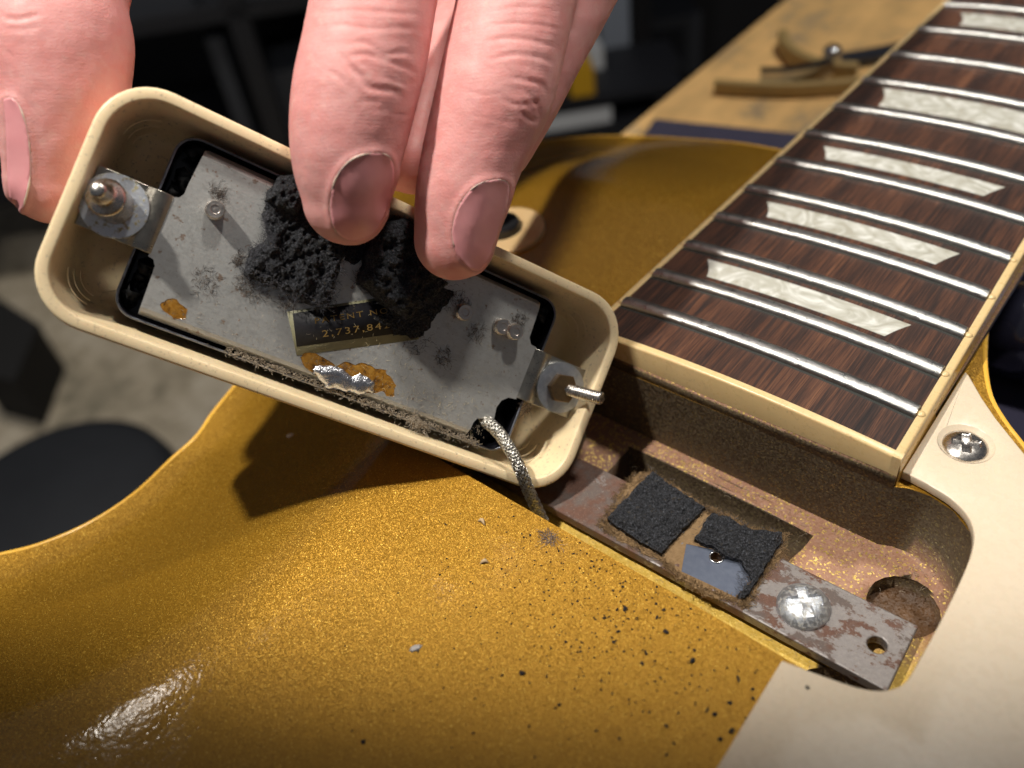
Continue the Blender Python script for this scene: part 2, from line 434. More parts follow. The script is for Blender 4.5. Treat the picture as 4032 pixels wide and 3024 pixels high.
def mat_bar():
    m = N('rusty_steel_bar')
    x = m.sep()[0]
    st = m.map(scale=(.75, 1.15, 1), rot=(0, 0, -.25))
    n1 = m.noise(.42, 6, .72, co=st)
    rr = m.math('SUBTRACT', n1, m.math('MULTIPLY', m.math('SUBTRACT', x, 30), .0035))
    rust = m.ramp(rr, [(.50, 0.), (.54, 1.)])
    steel = m.mix(m.noise(1.6, 6, .7), (.13, .115, .11), (.26, .235, .225))
    rc = m.mix(m.noise(1.1, 6, .75), (.045, .020, .015), (.17, .075, .045)); rc = m.mix(m.ramp(m.noise(.22, 4, .6), [(.45, 0.), (.6, .6)]), rc, (.10, .095, .09))
    dust = m.ramp(m.noise(3.5, 6, .8), [(.55, 0.), (.72, .5)])
    col = m.mix(rust, steel, rc); col = m.mix(dust, col, (.38, .30, .22))
    m.set(col=col, metal=m.mix(rust, (.35,)*3, (.0,)*3), rough=m.ramp(rust, [(0., .42), (1., .72)]), nrm=m.bump(m.noise(2, 6, .7), .08, .7))
    return m.m
BARM = mat_bar()
def mat_skin():
    m = N('skin')
    big = m.noise(.10, 3, .5, dist=.4); med = m.noise(.6, 4, .6)
    col = m.mix(big, (.73, .31, .295), (.78, .445, .42)); col = m.mix(m.math('MULTIPLY', med, .35), col, (.74, .22, .21))
    fine = m.noise(3.2, 4, .6, co=m.map(scale=(1, 1, 1)))
    lines = m.wave(.55, 5., co=m.map(rot=(.5, .3, .2)), dirn='Z', det=2)
    h = m.math('ADD', m.math('MULTIPLY', fine, .55), m.math('MULTIPLY', lines, .07))
    cell = m.ramp(m.voro(1.15, 'DISTANCE_TO_EDGE', co=m.map(scale=(1, 1, 1.6))), [(0., 0.), (.14, 1.)])
    cell2 = m.ramp(m.voro(2.3, 'DISTANCE_TO_EDGE'), [(0., 0.), (.2, 1.)])
    h = m.math('ADD', h, m.math('MULTIPLY', m.math('ADD', cell, m.math('MULTIPLY', cell2, .6)), .12))
    red = m.ramp(m.noise(.28, 5, .6, dist=.6), [(.42, 0.), (.66, .5)]); col = m.mix(red, col, (.76, .27, .25))
    pale = m.ramp(m.noise(.5, 6, .7), [(.55, 0.), (.75, .4)]); col = m.mix(pale, col, (.80, .54, .49))
    m.set(col=col, rough=m.ramp(med, [(.3, .46), (.7, .62)]), nrm=m.bump(h, .085, .85), sss=.28, rad=(1., .38, .22), sscale=.0018, spec=.42)
    return m.m
SKIN = mat_skin()
def mat_nail():
    m = N('fingernail')
    col = m.mix(m.noise(.25, 3), (.86, .32, .35), (.90, .43, .44))
    m.set(col=col, rough=.33, nrm=m.bump(m.noise(1.8, 3, co=m.map(scale=(1, 1, .3))), .03, .6), coat=.15, crough=.25)
    return m.m
NAIL = mat_nail()
def mat_washer():
    m = N('speckled_zinc'); n1 = m.noise(1.3, 6, .7); d = m.ramp(n1, [(.54, 0.), (.62, 1.)])
    col = m.mix(d, m.mix(m.noise(.6, 3), (.58, .62, .68), (.80, .84, .90)), (.34, .29, .14))
    m.set(col=col, metal=m.mix(d, (.8,)*3, (.1,)*3), rough=m.ramp(d, [(0., .42), (1., .8)]), nrm=m.bump(n1, .15, .7)); return m.m
ZINCD = mat_washer()
DRYSK = simple('dry_cuticle', (.80, .60, .50), .6, bs=3, bd=.1, sss=.2, rad=(1, .5, .3), sscale=.001)
MAHOG = simple('dark_mahogany_side', (.05, .02, .01), .35, bs=.4, bd=.02)

# ================================================================== ELECTRIC GUITAR
guitar = wpar(empty('electric_guitar', (-20, -60, -58), 'gold sparkle electric guitar lying on its back with neck pickup cavity open', 'guitar'))
ZB = -6.0
# outline: (x, y, edge height), counter-clockwise seen from above, start at the treble cutaway by the neck
cut = [(2153, 657, -7), (2139, 705, -7), (2135, 752, -7), (2137, 803, -7), (2149, 858, -7), (2178, 908, -7), (2212, 952, -7.2)]
cutw = [tuple(at(a, b, z)[:2])+(z,) for a, b, z in cut]
bass = [(1690, 325, -8), (1600, 307, -11), (1500, 299, -15), (1400, 293, -18), (1300, 292, -20), (1220, 297, -21), (1150, 308, -21)]
bassw = [tuple(at(a, b, z)[:2])+(z,) for a, b, z in bass]
waist = [(500, 835, -19), (455, 890, -19), (420, 940, -19), (365, 990, -19), (290, 1060, -19), (200, 1120, -19), (100, 1165, -19), (0, 1192, -19)]
waistw = [tuple(at(a, b, z)[:2])+(z,) for a, b, z in waist]
ctrl = [(-27.5, cutw[0][1]+22, -8)] + [(-28.5, 78.5, -8)] + bassw[1:] + [(-121, 52, -20), (-126, 25, -20), tuple(at(690, 590, -19)[:2])+(-19,), tuple(at(605, 702, -19)[:2])+(-19,), tuple(at(552, 771, -19)[:2])+(-19,)] + waistw \
    + [(-112, -116, -19), (-128, -140, -19), (-142, -175, -19), (-146, -220, -19), (-120, -290, -19), (-40, -330, -17), (60, -325, -17), (120, -285, -16),
       (140, -220, -16), (132, -160, -16), (112, -115, -15), (105, -80, -14), (112, -45, -14), (122, -20, -13), (120, 5, -12), (110, 24, -11), (98, 20, -9), (80, 2, -8), (64, -5, -8), (52, .5, -8)] \
    + cutw[::-1]
ctrl = ctrl[1:]
C3 = np.array(ctrl)
# resample smoothly (closed except for the straight run under the neck)
out = spline(C3, 330)
outer = [tuple(p) for p in out[:, :2]]
if np.sum([outer[i][0]*outer[(i+1) % len(outer)][1]-outer[(i+1) % len(outer)][0]*outer[i][1] for i in range(len(outer))]) < 0:
    raise RuntimeError('outline must be counter-clockwise')
ez = out[:, 2]
def body_z(x, y, ):
    P = np.stack([np.atleast_1d(x), np.atleast_1d(y)], 1)
    d, idx = segdist(P, outer); i0 = np.floor(idx).astype(int) % len(ez); i1 = (i0+1) % len(ez); t = idx-np.floor(idx)
    # smooth edge height by blending over the outline so the carve has no ridges
    W = np.zeros(len(P)); S = np.zeros(len(P)); O = out[::3]
    for o_ in O:
        q = 1/(((P[:, 0]-o_[0])**2+(P[:, 1]-o_[1])**2+30)**1.5); W += q; S += q*o_[2]
    e = S/W; el = ez[i0]*(1-t)+ez[i1]*t
    k_ = np.clip(d/12, 0, 1); e = el*(1-k_)+e*k_
    drop = ZB-e; wd = 14+drop*3.2
    u = np.clip((d-2.5)/wd, 0, 1); f = .5*(1+np.cos(PI*u**.9))
    return ZB-drop*f
# cavity mouth
back = -10.47
cav = [(-43, -37), (-43, -18.5)]
cav += [(-43+8-8*math.cos(t), -18.7+8*math.sin(t)) for t in np.linspace(0.1, PI/2, 7)] + [(28.6, back), (30.5, -9.6), (33.5, -9.35), (37, -10.25), (40.5, -12.9), (42.4, -17.3), (42.9, -26.7), (42.8, -37.3), (42.2, -41.6), (40.6, -44.2), (37.7, -45.6), (34, -45.4), (20, -45.1), (-20, -45), (-35, -45)]
cav += [(-35-8*math.sin(t), -37-8*math.cos(t)) for t in np.linspace(.1, PI/2-.1, 6)]
cav = cav[::-1]                                   # counter-clockwise
gin = offset(outer, 1.75)
V, Fs = sheet(gin, [cav], 2.2, zf=lambda x, y: body_z(x, y))
gold = wobj('body_top', mesh('body_top', V, Fs), GOLD, guitar, label='gold sparkle carved top')
fixn(gold.data)
# binding round the top edge and the mahogany side below
gz = body_z(np.array(gin)[:, 0], np.array(gin)[:, 1]); oz = body_z(np.array(offset(outer, .3))[:, 0], np.array(offset(outer, .3))[:, 1])
n_ = len(outer); o3 = offset(outer, .35)
rings = [[(p[0], p[1], z-.8) for p, z in zip(gin, gz)], [(p[0], p[1], z+.06) for p, z in zip(gin, gz)], [(p[0], p[1], z+.02) for p, z in zip(o3, oz)],
         [(p[0], p[1], z-.35) for p, z in zip(outer, oz)], [(p[0], p[1], z-6) for p, z in zip(outer, oz)]]
bd = wobj('body_binding', mesh('body_binding', *loft(rings, False, False)), BINDY, guitar)
rings = [[(p[0], p[1], z-6) for p, z in zip(outer, oz)], [(p[0], p[1], -54) for p in outer], [(p[0], p[1], -57.5) for p in offset(outer, 3)]]
wobj('body_side', fixn(mesh('body_side', *loft(rings, False, True))), MAHOG, guitar)
# cavity: walls, stepped floor, deeper control pocket and drilled recesses
FZ = -20.5
def ringz(p, z): return [(a[0], a[1], z) for a in p]
pocket = [(-17, -14.4), (-17.2, -27), (19, -27), (18.4, -19.5), (19.2, -14.6)]
pocket = [tuple(p[:2]) for p in spline(pocket+[pocket[0]], 6)][:5]
pocket = [(-17, -14.4), (-17.2, -28), (18.6, -28), (18.6, -21), (19.3, -18), (19.6, -14.6)]
drill = circ(36.2, -19.2, 5.4, 20); hole2 = circ(34.5, -40.5, 6.3, 20)
cin = cav
zfl = lambda x, y: np.array([FZ + .25*fbm(a, b, 0, .35) for a, b in zip(x, y)])
fl = sheet(cin, [pocket, drill, hole2], 1.6, zf=zfl)
parts = [fl]
inn = offset(cav, .02)
parts.append(loft([ringz(cav, ZB), ringz(cav, FZ)], False, False))
for h, dz in ((pocket, -29), (drill, -23.5), (hole2, -27)):
    parts.append(loft([ringz(h, FZ), ringz(h, dz)], False, False)); parts.append(sheet(h, [], 2., zf=lambda x, y, dz=dz: dz+0*x))
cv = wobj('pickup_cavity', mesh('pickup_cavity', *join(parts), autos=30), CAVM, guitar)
weld(cv.data, .05)
for f in (cv.data.polygons): pass
# shallow routing steps at both ends of the floor
st = wobj('cavity_ledge', mesh('cavity_ledge', *plate([(-42, -36), (-42, -20), (-25, -16.5), (-22.5, -24), (-23, -33)], [], FZ+.2, FZ+3.0, 2)), CAVM, guitar)
bevel(st, .6)

# steel mounting bar across the cavity, foam pads and glue on it
BZ = -17.3
bar_o = [(-41, -36.2), (39.7, -35.6), (39.35, -23.4), (-41, -24.3)]
p1 = at(1895, 1392, BZ); p2 = at(1548, 1204, BZ)
bar = wobj('mounting_bar', weld(mesh('mounting_bar', *plate(bar_o, [circ(p1[0], p1[1], 1.35, 20), circ(p2[0], p2[1], .95, 16)], BZ-2, BZ, 3), smooth=False)), BARM, guitar,
           label='rusty steel bar across the pickup cavity')
bevel(bar, .25)
def zz(a, b): return (1152+.2976*a, 877.8+.2976*b)
def rough_pad(poly_px, z0, hgt, step=.45, amp=.55, seed=0, rag=.35, holes=()):
    P = [at(*p, z0)[:2] for p in poly_px]; out_ = []
    for i in range(len(P)):
        a, b = np.array(P[i]), np.array(P[(i+1) % len(P)]); n = max(2, int(np.hypot(*(b-a))/.45))
        for k in range(n):
            q = a+(b-a)*k/n; q = q+np.array([nz(q[0]+seed, q[1], 1, 1.3), nz(q[0], q[1]+seed, 5, 1.3)])*rag; out_.append(tuple(q))
    A = sum(out_[i][0]*out_[(i+1) % len(out_)][1]-out_[(i+1) % len(out_)][0]*out_[i][1] for i in range(len(out_)))
    if A < 0: out_ = out_[::-1]
    def zf(x, y):
        d = segdist(np.stack([x, y], 1), out_)[0]; e = np.clip(d/.7, 0, 1)
        return np.array([z0+hgt*(.55+.45*ee)+amp*(fbm(a, b, seed, .9, 5)+.5*nz(a+seed, b, 0, 3.1)+1.6*pore(a, b, seed, 1.3))*(.35+.65*ee) for a, b, ee in zip(x, y, e)])
    V, Fs = sheet(out_, holes, step, .5, zf); n = len(out_)
    o = len(V); V2 = V+[(p[0], p[1], z0-.02) for p in out_]
    # stitch the rim down to the bar: boundary verts come first in the sheet
    F2 = Fs+[(i, (i+1) % n, o+(i+1) % n, o+i) for i in range(n)]
    return V2, F2
pad1 = [zz(*p) for p in ((860, 490), (1060, 640), (1250, 750), (1100, 900), (930, 1090), (720, 970), (530, 830), (700, 660))]
pad2 = [zz(*p) for p in ((1290, 790), (1420, 830), (1560, 910), (1800, 935), (1790, 1010), (1660, 1220), (1530, 1415), (1480, 1395), (1590, 1275), (1500, 1130), (1385, 1110), (1290, 1035), (1170, 990))]
obj_ = wobj('foam_pad', mesh('foam_pad', *rough_pad(pad1, BZ+.15, 1.6, .26, amp=.7, seed=3)), FOAM, bar, label='left black foam square stuck on the bar')
obj_ = wobj('foam_pad', mesh('foam_pad', *rough_pad(pad2, BZ+.15, 1.6, .26, amp=.7, seed=9)), FOAM, bar, label='torn right foam pad showing bare metal')
blue = [zz(*p) for p in ((1110, 1000), (1300, 1040), (1390, 1110), (1500, 1130), (1590, 1272), (1485, 1400), (1260, 1290), (1075, 1200))]
bluew = [tuple(at(*p, BZ)[:2]) for p in blue][::-1]
V, Fs = sheet(bluew, [circ(p2[0], p2[1], .98, 16)], 1.5, zf=lambda x, y: BZ+.03+0*x)
wobj('bare_metal_patch', fixn(mesh('bare_metal_patch', V, Fs)), BLUEM, bar, label='clean bluish patch where foam peeled off')
glue = [zz(*p) for p in ((740, 505), (860, 480), (1260, 735), (1300, 760), (1420, 800), (1570, 890), (1830, 930), (1800, 1090), (1730, 1150), (1640, 1290), (1560, 1440), (1500, 1450), (1240, 1360), (1050, 1250), (950, 1150), (560, 930), (480, 860), (560, 760), (620, 640))]
wobj('glue_residue', mesh('glue_residue', *rough_pad(glue, BZ+.01, .12, step=.35, amp=.2, seed=17, rag=.8, holes=[bluew])), FELT, bar)

GLUEW = [tuple(at(*p, BZ)[:2]) for p in glue]
wobj('threaded_hole', mesh('threaded_hole', *tube([(p2[0]+1.08*math.cos(t), p2[1]+1.08*math.sin(t), BZ+.05) for t in np.linspace(0, 2*PI, 24)], .16, 6, False)), STEEL, bar)
def screw_head(r, h, cross=(.22, .75), depth=.6, n=44, skirt=.5, edge=.25):
    V = []; idx = {}; Fs = []
    g = np.linspace(-1, 1, n)
    def pt(a, b):               # square to disc
        return a*math.sqrt(1-b*b/2), b*math.sqrt(1-a*a/2)
    for i in range(n):
        for j in range(n):
            x, y = pt(g[i], g[j]); q = math.hypot(x, y)
            z = h*(math.sqrt(max(0, 1.35-q*q))-math.sqrt(.35))/(math.sqrt(1.35)-math.sqrt(.35))
            wx = cross[0]*(1-.25*abs(y)); inx = (abs(x) < cross[0] and abs(y) < cross[1]) or (abs(y) < cross[0] and abs(x) < cross[1])
            if inx and depth: z -= depth*(1-.75*q/cross[1]) if q < cross[1]*1.05 else 0
            V.append((x*r, y*r, z)); idx[i, j] = len(V)-1
    for i in range(n-1):
        for j in range(n-1): Fs.append((idx[i, j], idx[i+1, j], idx[i+1, j+1], idx[i, j+1]))
    rim = [idx[i, 0] for i in range(n)]+[idx[n-1, j] for j in range(1, n)]+[idx[i, n-1] for i in range(n-2, -1, -1)]+[idx[0, j] for j in range(n-2, 0, -1)]
    o = len(V); V += [(V[k][0], V[k][1], V[k][2]-skirt) for k in rim]; m = len(rim)
    Fs += [(rim[k], o+k, o+(k+1) % m, rim[(k+1) % m]) for k in range(m)]
    return V, Fs
def moved(vf, loc, rz=0, M=None):
    V, Fs = vf; c, s = math.cos(rz), math.sin(rz); loc = np.array(loc, float); out_ = []
    for x, y, z in V:
        p = np.array([c*x-s*y, s*x+c*y, z])
        if M is not None: p = M@p
        out_.append(tuple(p+loc))
    return out_, Fs
sc_ = at(1737, 1304, BZ+1)
def mat_dscrew():
    m = N('dusty_screw'); n1 = m.noise(1.6, 7, .75); d = m.ramp(n1, [(.50, 0.), (.62, .9)])
    col = m.mix(d, (.62, .65, .70), (.32, .29, .23)); met = m.mix(d, (.9,)*3, (.1,)*3)
    m.set(col=col, metal=met, rough=m.ramp(d, [(0., .3), (1., .8)]), nrm=m.bump(n1, .12, .8)); return m.m
SCREWD = mat_dscrew()
SLOTD = simple('dirt_in_slot', (.10, .085, .06), .8, bs=3, bd=.2)
h_ = wobj('screw', mesh('screw', *moved(screw_head(3.95, 1.9, (.19, .66), 1.1, n=56), (sc_[0], sc_[1], BZ+.45), .7), autos=50), SCREWD, bar, label='dusty cross head screw in the bar')

# pickguard with its cavity cut-out
pgp = [(28.75, -8.7), (30.2, -8.75), (32.4, -9.0), (36.6, -10.1), (39.9, -12.6), (41.6, -17.3), (42.05, -26.7), (41.9, -37.3), (41.6, -40.9), (40.3, -43.1), (37.7, -44.7), (33, -45.9), (28.3, -46.8)]
pgc = spline(pgp[2:], 60)[:, :2].tolist()
ptip = at(2085, 803, -4.2)
e1 = [tuple(at(a, b, -4.2)[:2]) for a, b in ((2085, 803), (2093, 812), (2122, 862), (2150, 903), (2178, 938), (2212, 980))]
pg = [(28.75, -8.7), (30.2, -8.75)]+[tuple(p) for p in pgc]+[(28.45, -63.6), (28.8, -100), (29.5, -140), (34, -150), (60, -150), (86, -120), (88, -60), (80, -22), (64, -12), (50, -4)]+e1[::-1]
A = sum(pg[i][0]*pg[(i+1) % len(pg)][1]-pg[(i+1) % len(pg)][0]*pg[i][1] for i in range(len(pg)))
if A < 0: pg = pg[::-1]
scp = at(2086, 960, -4.3)
pgo = wobj('pickguard', weld(mesh('pickguard', *plate(pg, [circ(scp[0], scp[1], 3.95, 40)], ZB+.25, -4.1, 6), autos=30)), PGUARD, guitar, label='pale cream pickguard cut out around the cavity')
bevel(pgo, .22, 2)
wobj('countersink', mesh('countersink', *loft([ringz(circ(scp[0], scp[1], 4.0, 40), -4.12), ringz(circ(scp[0], scp[1], 2.6, 40), -5.3)], False, False)), PGUARD, pgo)
wobj('screw', mesh('screw', *moved(screw_head(3.25, 1.0, (.2, .62), .8, n=40), (scp[0], scp[1], -4.55), .35), autos=50), NICK, pgo, label='shiny domed pickguard screw')

# fingerboard
LS = 628.65
fd = lambda n: LS*(1-2**(-n/12)); D22 = fd(22)
fy = lambda n: D22-fd(n)
hwid = lambda y: (40.5+13.5*(D22-y)/D22)/2
YE, YN = -10.25, D22-6
def crown(x): return 1.25*(1-(x/27.)**2)
fb = wobj_ = None
xs = np.linspace(-1, 1, 25); ys = np.concatenate([np.linspace(YE+1.2, 60, 60), np.linspace(64, YN, 60)])
rows = []
for y in ys: rows.append([(x*hwid(y), y, crown(x*hwid(y))) for x in xs])
V = [p for r in rows for p in r]; nx = len(xs)
Fs = [(i*nx+j, i*nx+j+1, (i+1)*nx+j+1, (i+1)*nx+j) for i in range(len(rows)-1) for j in range(nx-1)]
fboard = wobj('fingerboard', mesh('fingerboard', V, Fs), ROSE, guitar, label='dark rosewood fingerboard with pearl inlays')
# binding: two long strips and the end strip, each its own piece
def strip(path_in, path_out, zt, zb, orr=.35):
    rings_ = []
    for (xi, yi, zi), (xo, yo, zo) in zip(path_in, path_out):
        d = np.array([xo-xi, yo-yi]); L = np.hypot(*d); u = d/L
        q = lambda s, z: (xi+u[0]*s, yi+u[1]*s, z)
        rings_.append([q(0, zb), q(0, zi+zt), q(L-orr, zi+zt-.03), q(L-.1, zi+zt-orr*.5), q(L, zi+zt-orr*1.2), q(L, zb)])
    return loft(rings_, True, True)
EDGEZ = crown(26.9)
BT = mat_plastic('ambered_binding_side', (.74, .42, .08), (.80, .50, .14), .3, .2, .2)
BW = 1.35
for s in (-1, 1):
    yy = np.concatenate([np.linspace(YE-.15, 60, 40), np.linspace(65, YN, 30)])
    pi_ = [(s*hwid(y), y, crown(hwid(y))) for y in yy]; po = [(s*(hwid(y)+BW), y, 0) for y in yy]
    if s > 0: pi_, po = pi_, po
    ob = wobj('fingerboard_binding', fixn(mesh('fingerboard_binding', *strip(pi_, po, .05, -5.7), autos=40)), BIND, fboard)
    # lacquer that has yellowed down the side
    rr = [[(s*(hwid(y)+BW+.03), y, -1.15), (s*(hwid(y)+BW+.16), y, -1.9), (s*(hwid(y)+BW+.2), y, -5.9)] for y in yy]
    wobj('yellowed_lacquer', mesh('yellowed_lacquer', *loft(rr, False, False, closed=False)), BT, ob)
xs2 = np.linspace(-hwid(YE)-BW+.03, hwid(YE)+BW-.03, 40)
pi_ = [(x, YE+1.2, crown(min(abs(x), hwid(YE)))) for x in xs2]; po = [(x, YE-.12, 0) for x in xs2]
wobj('fingerboard_binding', fixn(mesh('fingerboard_binding', *strip(pi_, po, .06, -3.7), autos=40)), BIND, fboard, label='thick binding across the end of the fingerboard')
wobj('fingerboard_underside', mesh('fingerboard_underside', *box(-28.45, 28.45, YE-.3, 70, -6.3, -3.75)), CAVM, fboard)
# neck beyond the body
wobj('neck', mesh('neck', *loft([[(hwid(y)*1.02*math.cos(t), y, -5.6-16*math.sin(t)) for t in np.linspace(0, PI, 16)] for y in np.linspace(60, YN, 12)])), MAHOG, guitar)
# frets
def fret_mesh(n):
    y = fy(n); hw_ = hwid(y)-.15; R_ = []
    prof = [(-1.36, -.05), (-1.35, .35), (-1.2, .72), (-.8, .96), (-.3, 1.05), (.3, 1.05), (.8, .96), (1.2, .72), (1.35, .35), (1.36, -.05)]
    for x in np.linspace(-hw_, hw_, 40):
        e = min(1, (hw_-abs(x))/.9+.35); k_ = .8+.2*e
        R_.append([(x, y+a+.02*nz(x, y), crown(x)+b*k_+.015*nz(x, n*3., 0, .8)) for a, b in prof])
    ds = np.sign(1)
    return loft(R_, True, True)
FRETDK = simple('fret_side_dark', (.008, .009, .009), .7, bs=3, bd=.1, col2=(.03, .035, .03), cs=2)  # for the thin dark strip that shows along both sides of each fret
for n in range(22, 0, -1):
    y = fy(n); q = hwid(y)-.2; wobj('fret_dark_strip', mesh('fret_dark_strip', *loft([[(x, y-1.85, crown(x)+.02), (x, y+1.85, crown(x)+.02)] for x in np.linspace(-q, q, 14)], False, False, closed=False)), FRETDK, fboard)
    o = wobj('fret', fixn(mesh('fret', *fret_mesh(n), autos=60)), FRET, fboard)
# nibs of binding over the fret ends
for n in range(22, 8, -1):
    for s in (-1, 1):
        y = fy(n); x = s*(hwid(y)+.35)
        wobj('binding_nib', mesh('binding_nib', *moved(lathe([(.75, -.2), (.72, .12), (.45, .32), (.05, .4)], 10), (x, y, crown(hwid(y))))), BIND, fboard)
# inlays
for n in (21, 19, 17, 15, 12, 9, 7, 5, 3):
    ya, yb = fy(n), fy(n-1); gap = yb-ya; y0 = ya+gap*.5-2.6*(1 if n > 15 else gap/14.5*1.1+.25); y1 = ya+gap*.5+2.55*(1 if n > 15 else gap/14.5*1.1+.25)
    if n == 15: y0, y1 = 91.2, 100.6
    if n == 21: y0, y1 = 13.6, 18.75
    if n == 19: y0, y1 = 37.0, 42.5
    if n == 17: y0, y1 = 63.3, 68.6
    sx = hwid((ya+yb)/2)/26.8
    L = []
    for i in range(25): x = (-20.2+(38.9)*i/24)*sx; L.append((x, y1))
    for i in range(1, 8): t = i/8; L.append(((18.7-2.5*t-.15*math.sin(t*PI))*sx, y1+(y0-y1)*t))
    for i in range(25): x = (16.2-33.6*i/24)*sx; L.append((x, y0))
    for i in range(1, 8): t = i/8; L.append(((-17.4-2.8*t+(.9 if n < 16 else .35)*math.sin(t*PI))*sx, y0+(y1-y0)*t))
    L = L[::-1]
    V, Fs = sheet(L, [], 1.6, zf=lambda x, y: crown(x)+.035)
    wobj('inlay', fixn(mesh('inlay', V, Fs)), PEARL, fboard)

# toggle switch on the bass side shoulder
swc = at(1087, 495, -8.0); swz = float(body_z(swc[0], swc[1])[0])
swc = at(1087, 495, swz+1.0); swz = float(body_z(swc[0], swc[1])[0])
e_ = at(1177, 482, swz+1); SR = float(np.hypot(*(e_-at(1087, 495, swz+1))[:2]))
# local slope of the top
gx = float((body_z(swc[0]+3, swc[1])-body_z(swc[0]-3, swc[1]))[0]/6); gy = float((body_z(swc[0], swc[1]+3)-body_z(swc[0], swc[1]-3))[0]/6)
nn = np.array([-gx, -gy, 1]); nn /= np.linalg.norm(nn); ax = np.cross([0, 1, 0], nn); ax /= np.linalg.norm(ax); ay = np.cross(nn, ax); MS = np.stack([ax, ay, nn], 1)
sp = wobj('switch_ring', fixn(mesh('switch_ring', *moved(lathe([(SR, -1.2), (SR, .55), (SR-.3, .8), (4.4, .8), (4.2, .2)], 48), (swc[0], swc[1], swz), M=MS), autos=30)), SWP, guitar, label='round cream switch ring on the far shoulder')
wobj('switch_nut', fixn(mesh('switch_nut', *moved(lathe([(4.1, .2), (4.1, 2.4), (3.7, 3.), (2.4, 3.), (2.3, 2.4), (1.2, 2.4), (1.1, 8), (1.6, 10), (1.7, 12), (1., 13), (.1, 13.3)], 24), (swc[0], swc[1], swz), M=MS), autos=30)), simple('dark_switch_metal', (.05, .05, .055), .3, .7), sp)

# ================================================================== THE PICKUP HELD ABOVE THE CAVITY
AP = np.array([[0.5884804270775044, -0.08299275257843444, 0.8042406293928035], [0.5296882371066302, 0.7910915401780884, -0.3059486011236692], [-0.6108364416253733, 0.6060415646456228, 0.5095021722273]])
TP = np.array([-43.85979, -44.39606, 21.97908])
TP = np.array([-43.86, -44.396, 21.979])
M4 = Matrix.Identity(4)
for i in range(3):
    for j in range(3): M4[i][j] = AP[i, j]
    M4[i][3] = TP[i]*MM
pick = empty('guitar_pickup', TP, 'small pickup in a cream cover held upside down by fingers showing its grey back plate', 'pickup', mat4=M4)
def lp(px, py, h=0.):           # point of the pickup plane (local mm) seen at px, py
    r = ray(px, py); n = AP[:, 2]; o = TP+n*h; X = CAM+r*(n@(o-CAM))/(n@r); return AP.T@(X-TP)
def lr(hw_, hh, r, z, n=10): return [(a, b, z) for a, b in rrect(-hw_, hw_, -hh, hh, max(r, .3), n)]
HX, HY, CR = 43.3, 17.6, 8.0
prof = [(.9, -15.5), (.15, -14.2), (0, -1.0), (.03, -.5), (.14, -.16), (.4, 0), (1.5, 0), (1.68, -.07), (1.76, -.3), (1.9, -1.2), (2.7, -8.), (3.5, -12.0), (4.2, -13.4), (5.3, -14)]
cvr = obj('cover', mesh('cover', *loft([[(x+.05*nz(x, y, z, .11)*(1 if z > -3 else 0), y+.18*nz(x, y, z, .07)*(z > -3), z+.06*nz(x, y, 3, .13)) for x, y, z in lr(HX-o_, HY-o_, CR-o_*.85, zz_)] for o_, zz_ in prof], True, True), autos=60), CREAM, pick,
          label='hollow cream plastic pickup cover with scuffed rim')
# moulding ridges low in the corners
parts = []
for cx, cy, a0 in ((1, 1, 0), (-1, 1, 90), (-1, -1, 180), (1, -1, 270)):
    for k_, (rr, zz_) in enumerate(((4.6, -6.3), (4.0, -8.2), (3.3, -10.2))):
        P = [((HX-CR)*cx+rr*math.cos(math.radians(a)), (HY-CR)*cy+rr*math.sin(math.radians(a)), zz_) for a in np.linspace(a0+8, a0+82, 12)]
        parts.append(tube(P, .07, 6))
for q in parts: obj('moulding_ridge', mesh('moulding_ridge', *q), CREAM, cvr)
obj('moulding_circle', mesh('moulding_circle', *tube([(-36.5+4.2*math.cos(t), -8+4.2*math.sin(t), -13.95) for t in np.linspace(0, 2*PI, 30)], .05, 5)), CREAM, cvr)
# black inner can
def rr4(x0, x1, y0, y1, r, z, n=6): return [(a, b, z) for a, b in rrect(x0, x1, y0, y1, r, n)]
can = loft([rr4(-33, 32.3, -13.9, 14.1, 3.2, -13.9), rr4(-33, 32.3, -13.9, 14.1, 3.2, -4.9), rr4(-32.85, 32.15, -13.75, 13.95, 3.1, -4.6), rr4(-32.6, 31.9, -13.5, 13.7, 2.9, -4.6),
            rr4(-32.5, 31.8, -13.4, 13.6, 2.8, -4.9), rr4(-32.4, 31.7, -13.3, 13.5, 2.7, -11.5)])
obj('inner_can', mesh('inner_can', *can, autos=45), BLKM, pick, label='black metal inner can')
cr_ = rr4(-32.8, 32.1, -13.7, 13.9, 3.05, -4.55)
obj('can_rim', mesh('can_rim', *tube(cr_+[cr_[0]], .2, 6, False)), mat_metal('worn_dark_rim', (.10, .10, .13), (.34, .36, .42), .3), pick, label='worn bright edge of the black can')
# bobbin stuff seen in the gaps
parts = []
for x0, x1, y0, y1 in ((-31.5, -29.3, 4.6, 12.5), (-31.6, -29.6, -12.3, -4.6), (29.2, 31.2, 5, 12), (26, 31, -12.6, -5)):
    for i in range(7):
        c = (random.uniform(x0, x1), random.uniform(y0, y1), random.uniform(-8.5, -6.5)); r = random.uniform(1., 1.8)
        parts.append(tube([c+np.array([random.uniform(-1, 1), random.uniform(-1.5, 1.5), random.uniform(-.4, .4)])*k_ for k_ in (-.8, -.3, .3, .8)], (r*.5, r, r, r*.5), 7))
obj('coil_wrap', mesh('coil_wrap', *join(parts)), BLKIN, pick, kind='stuff')
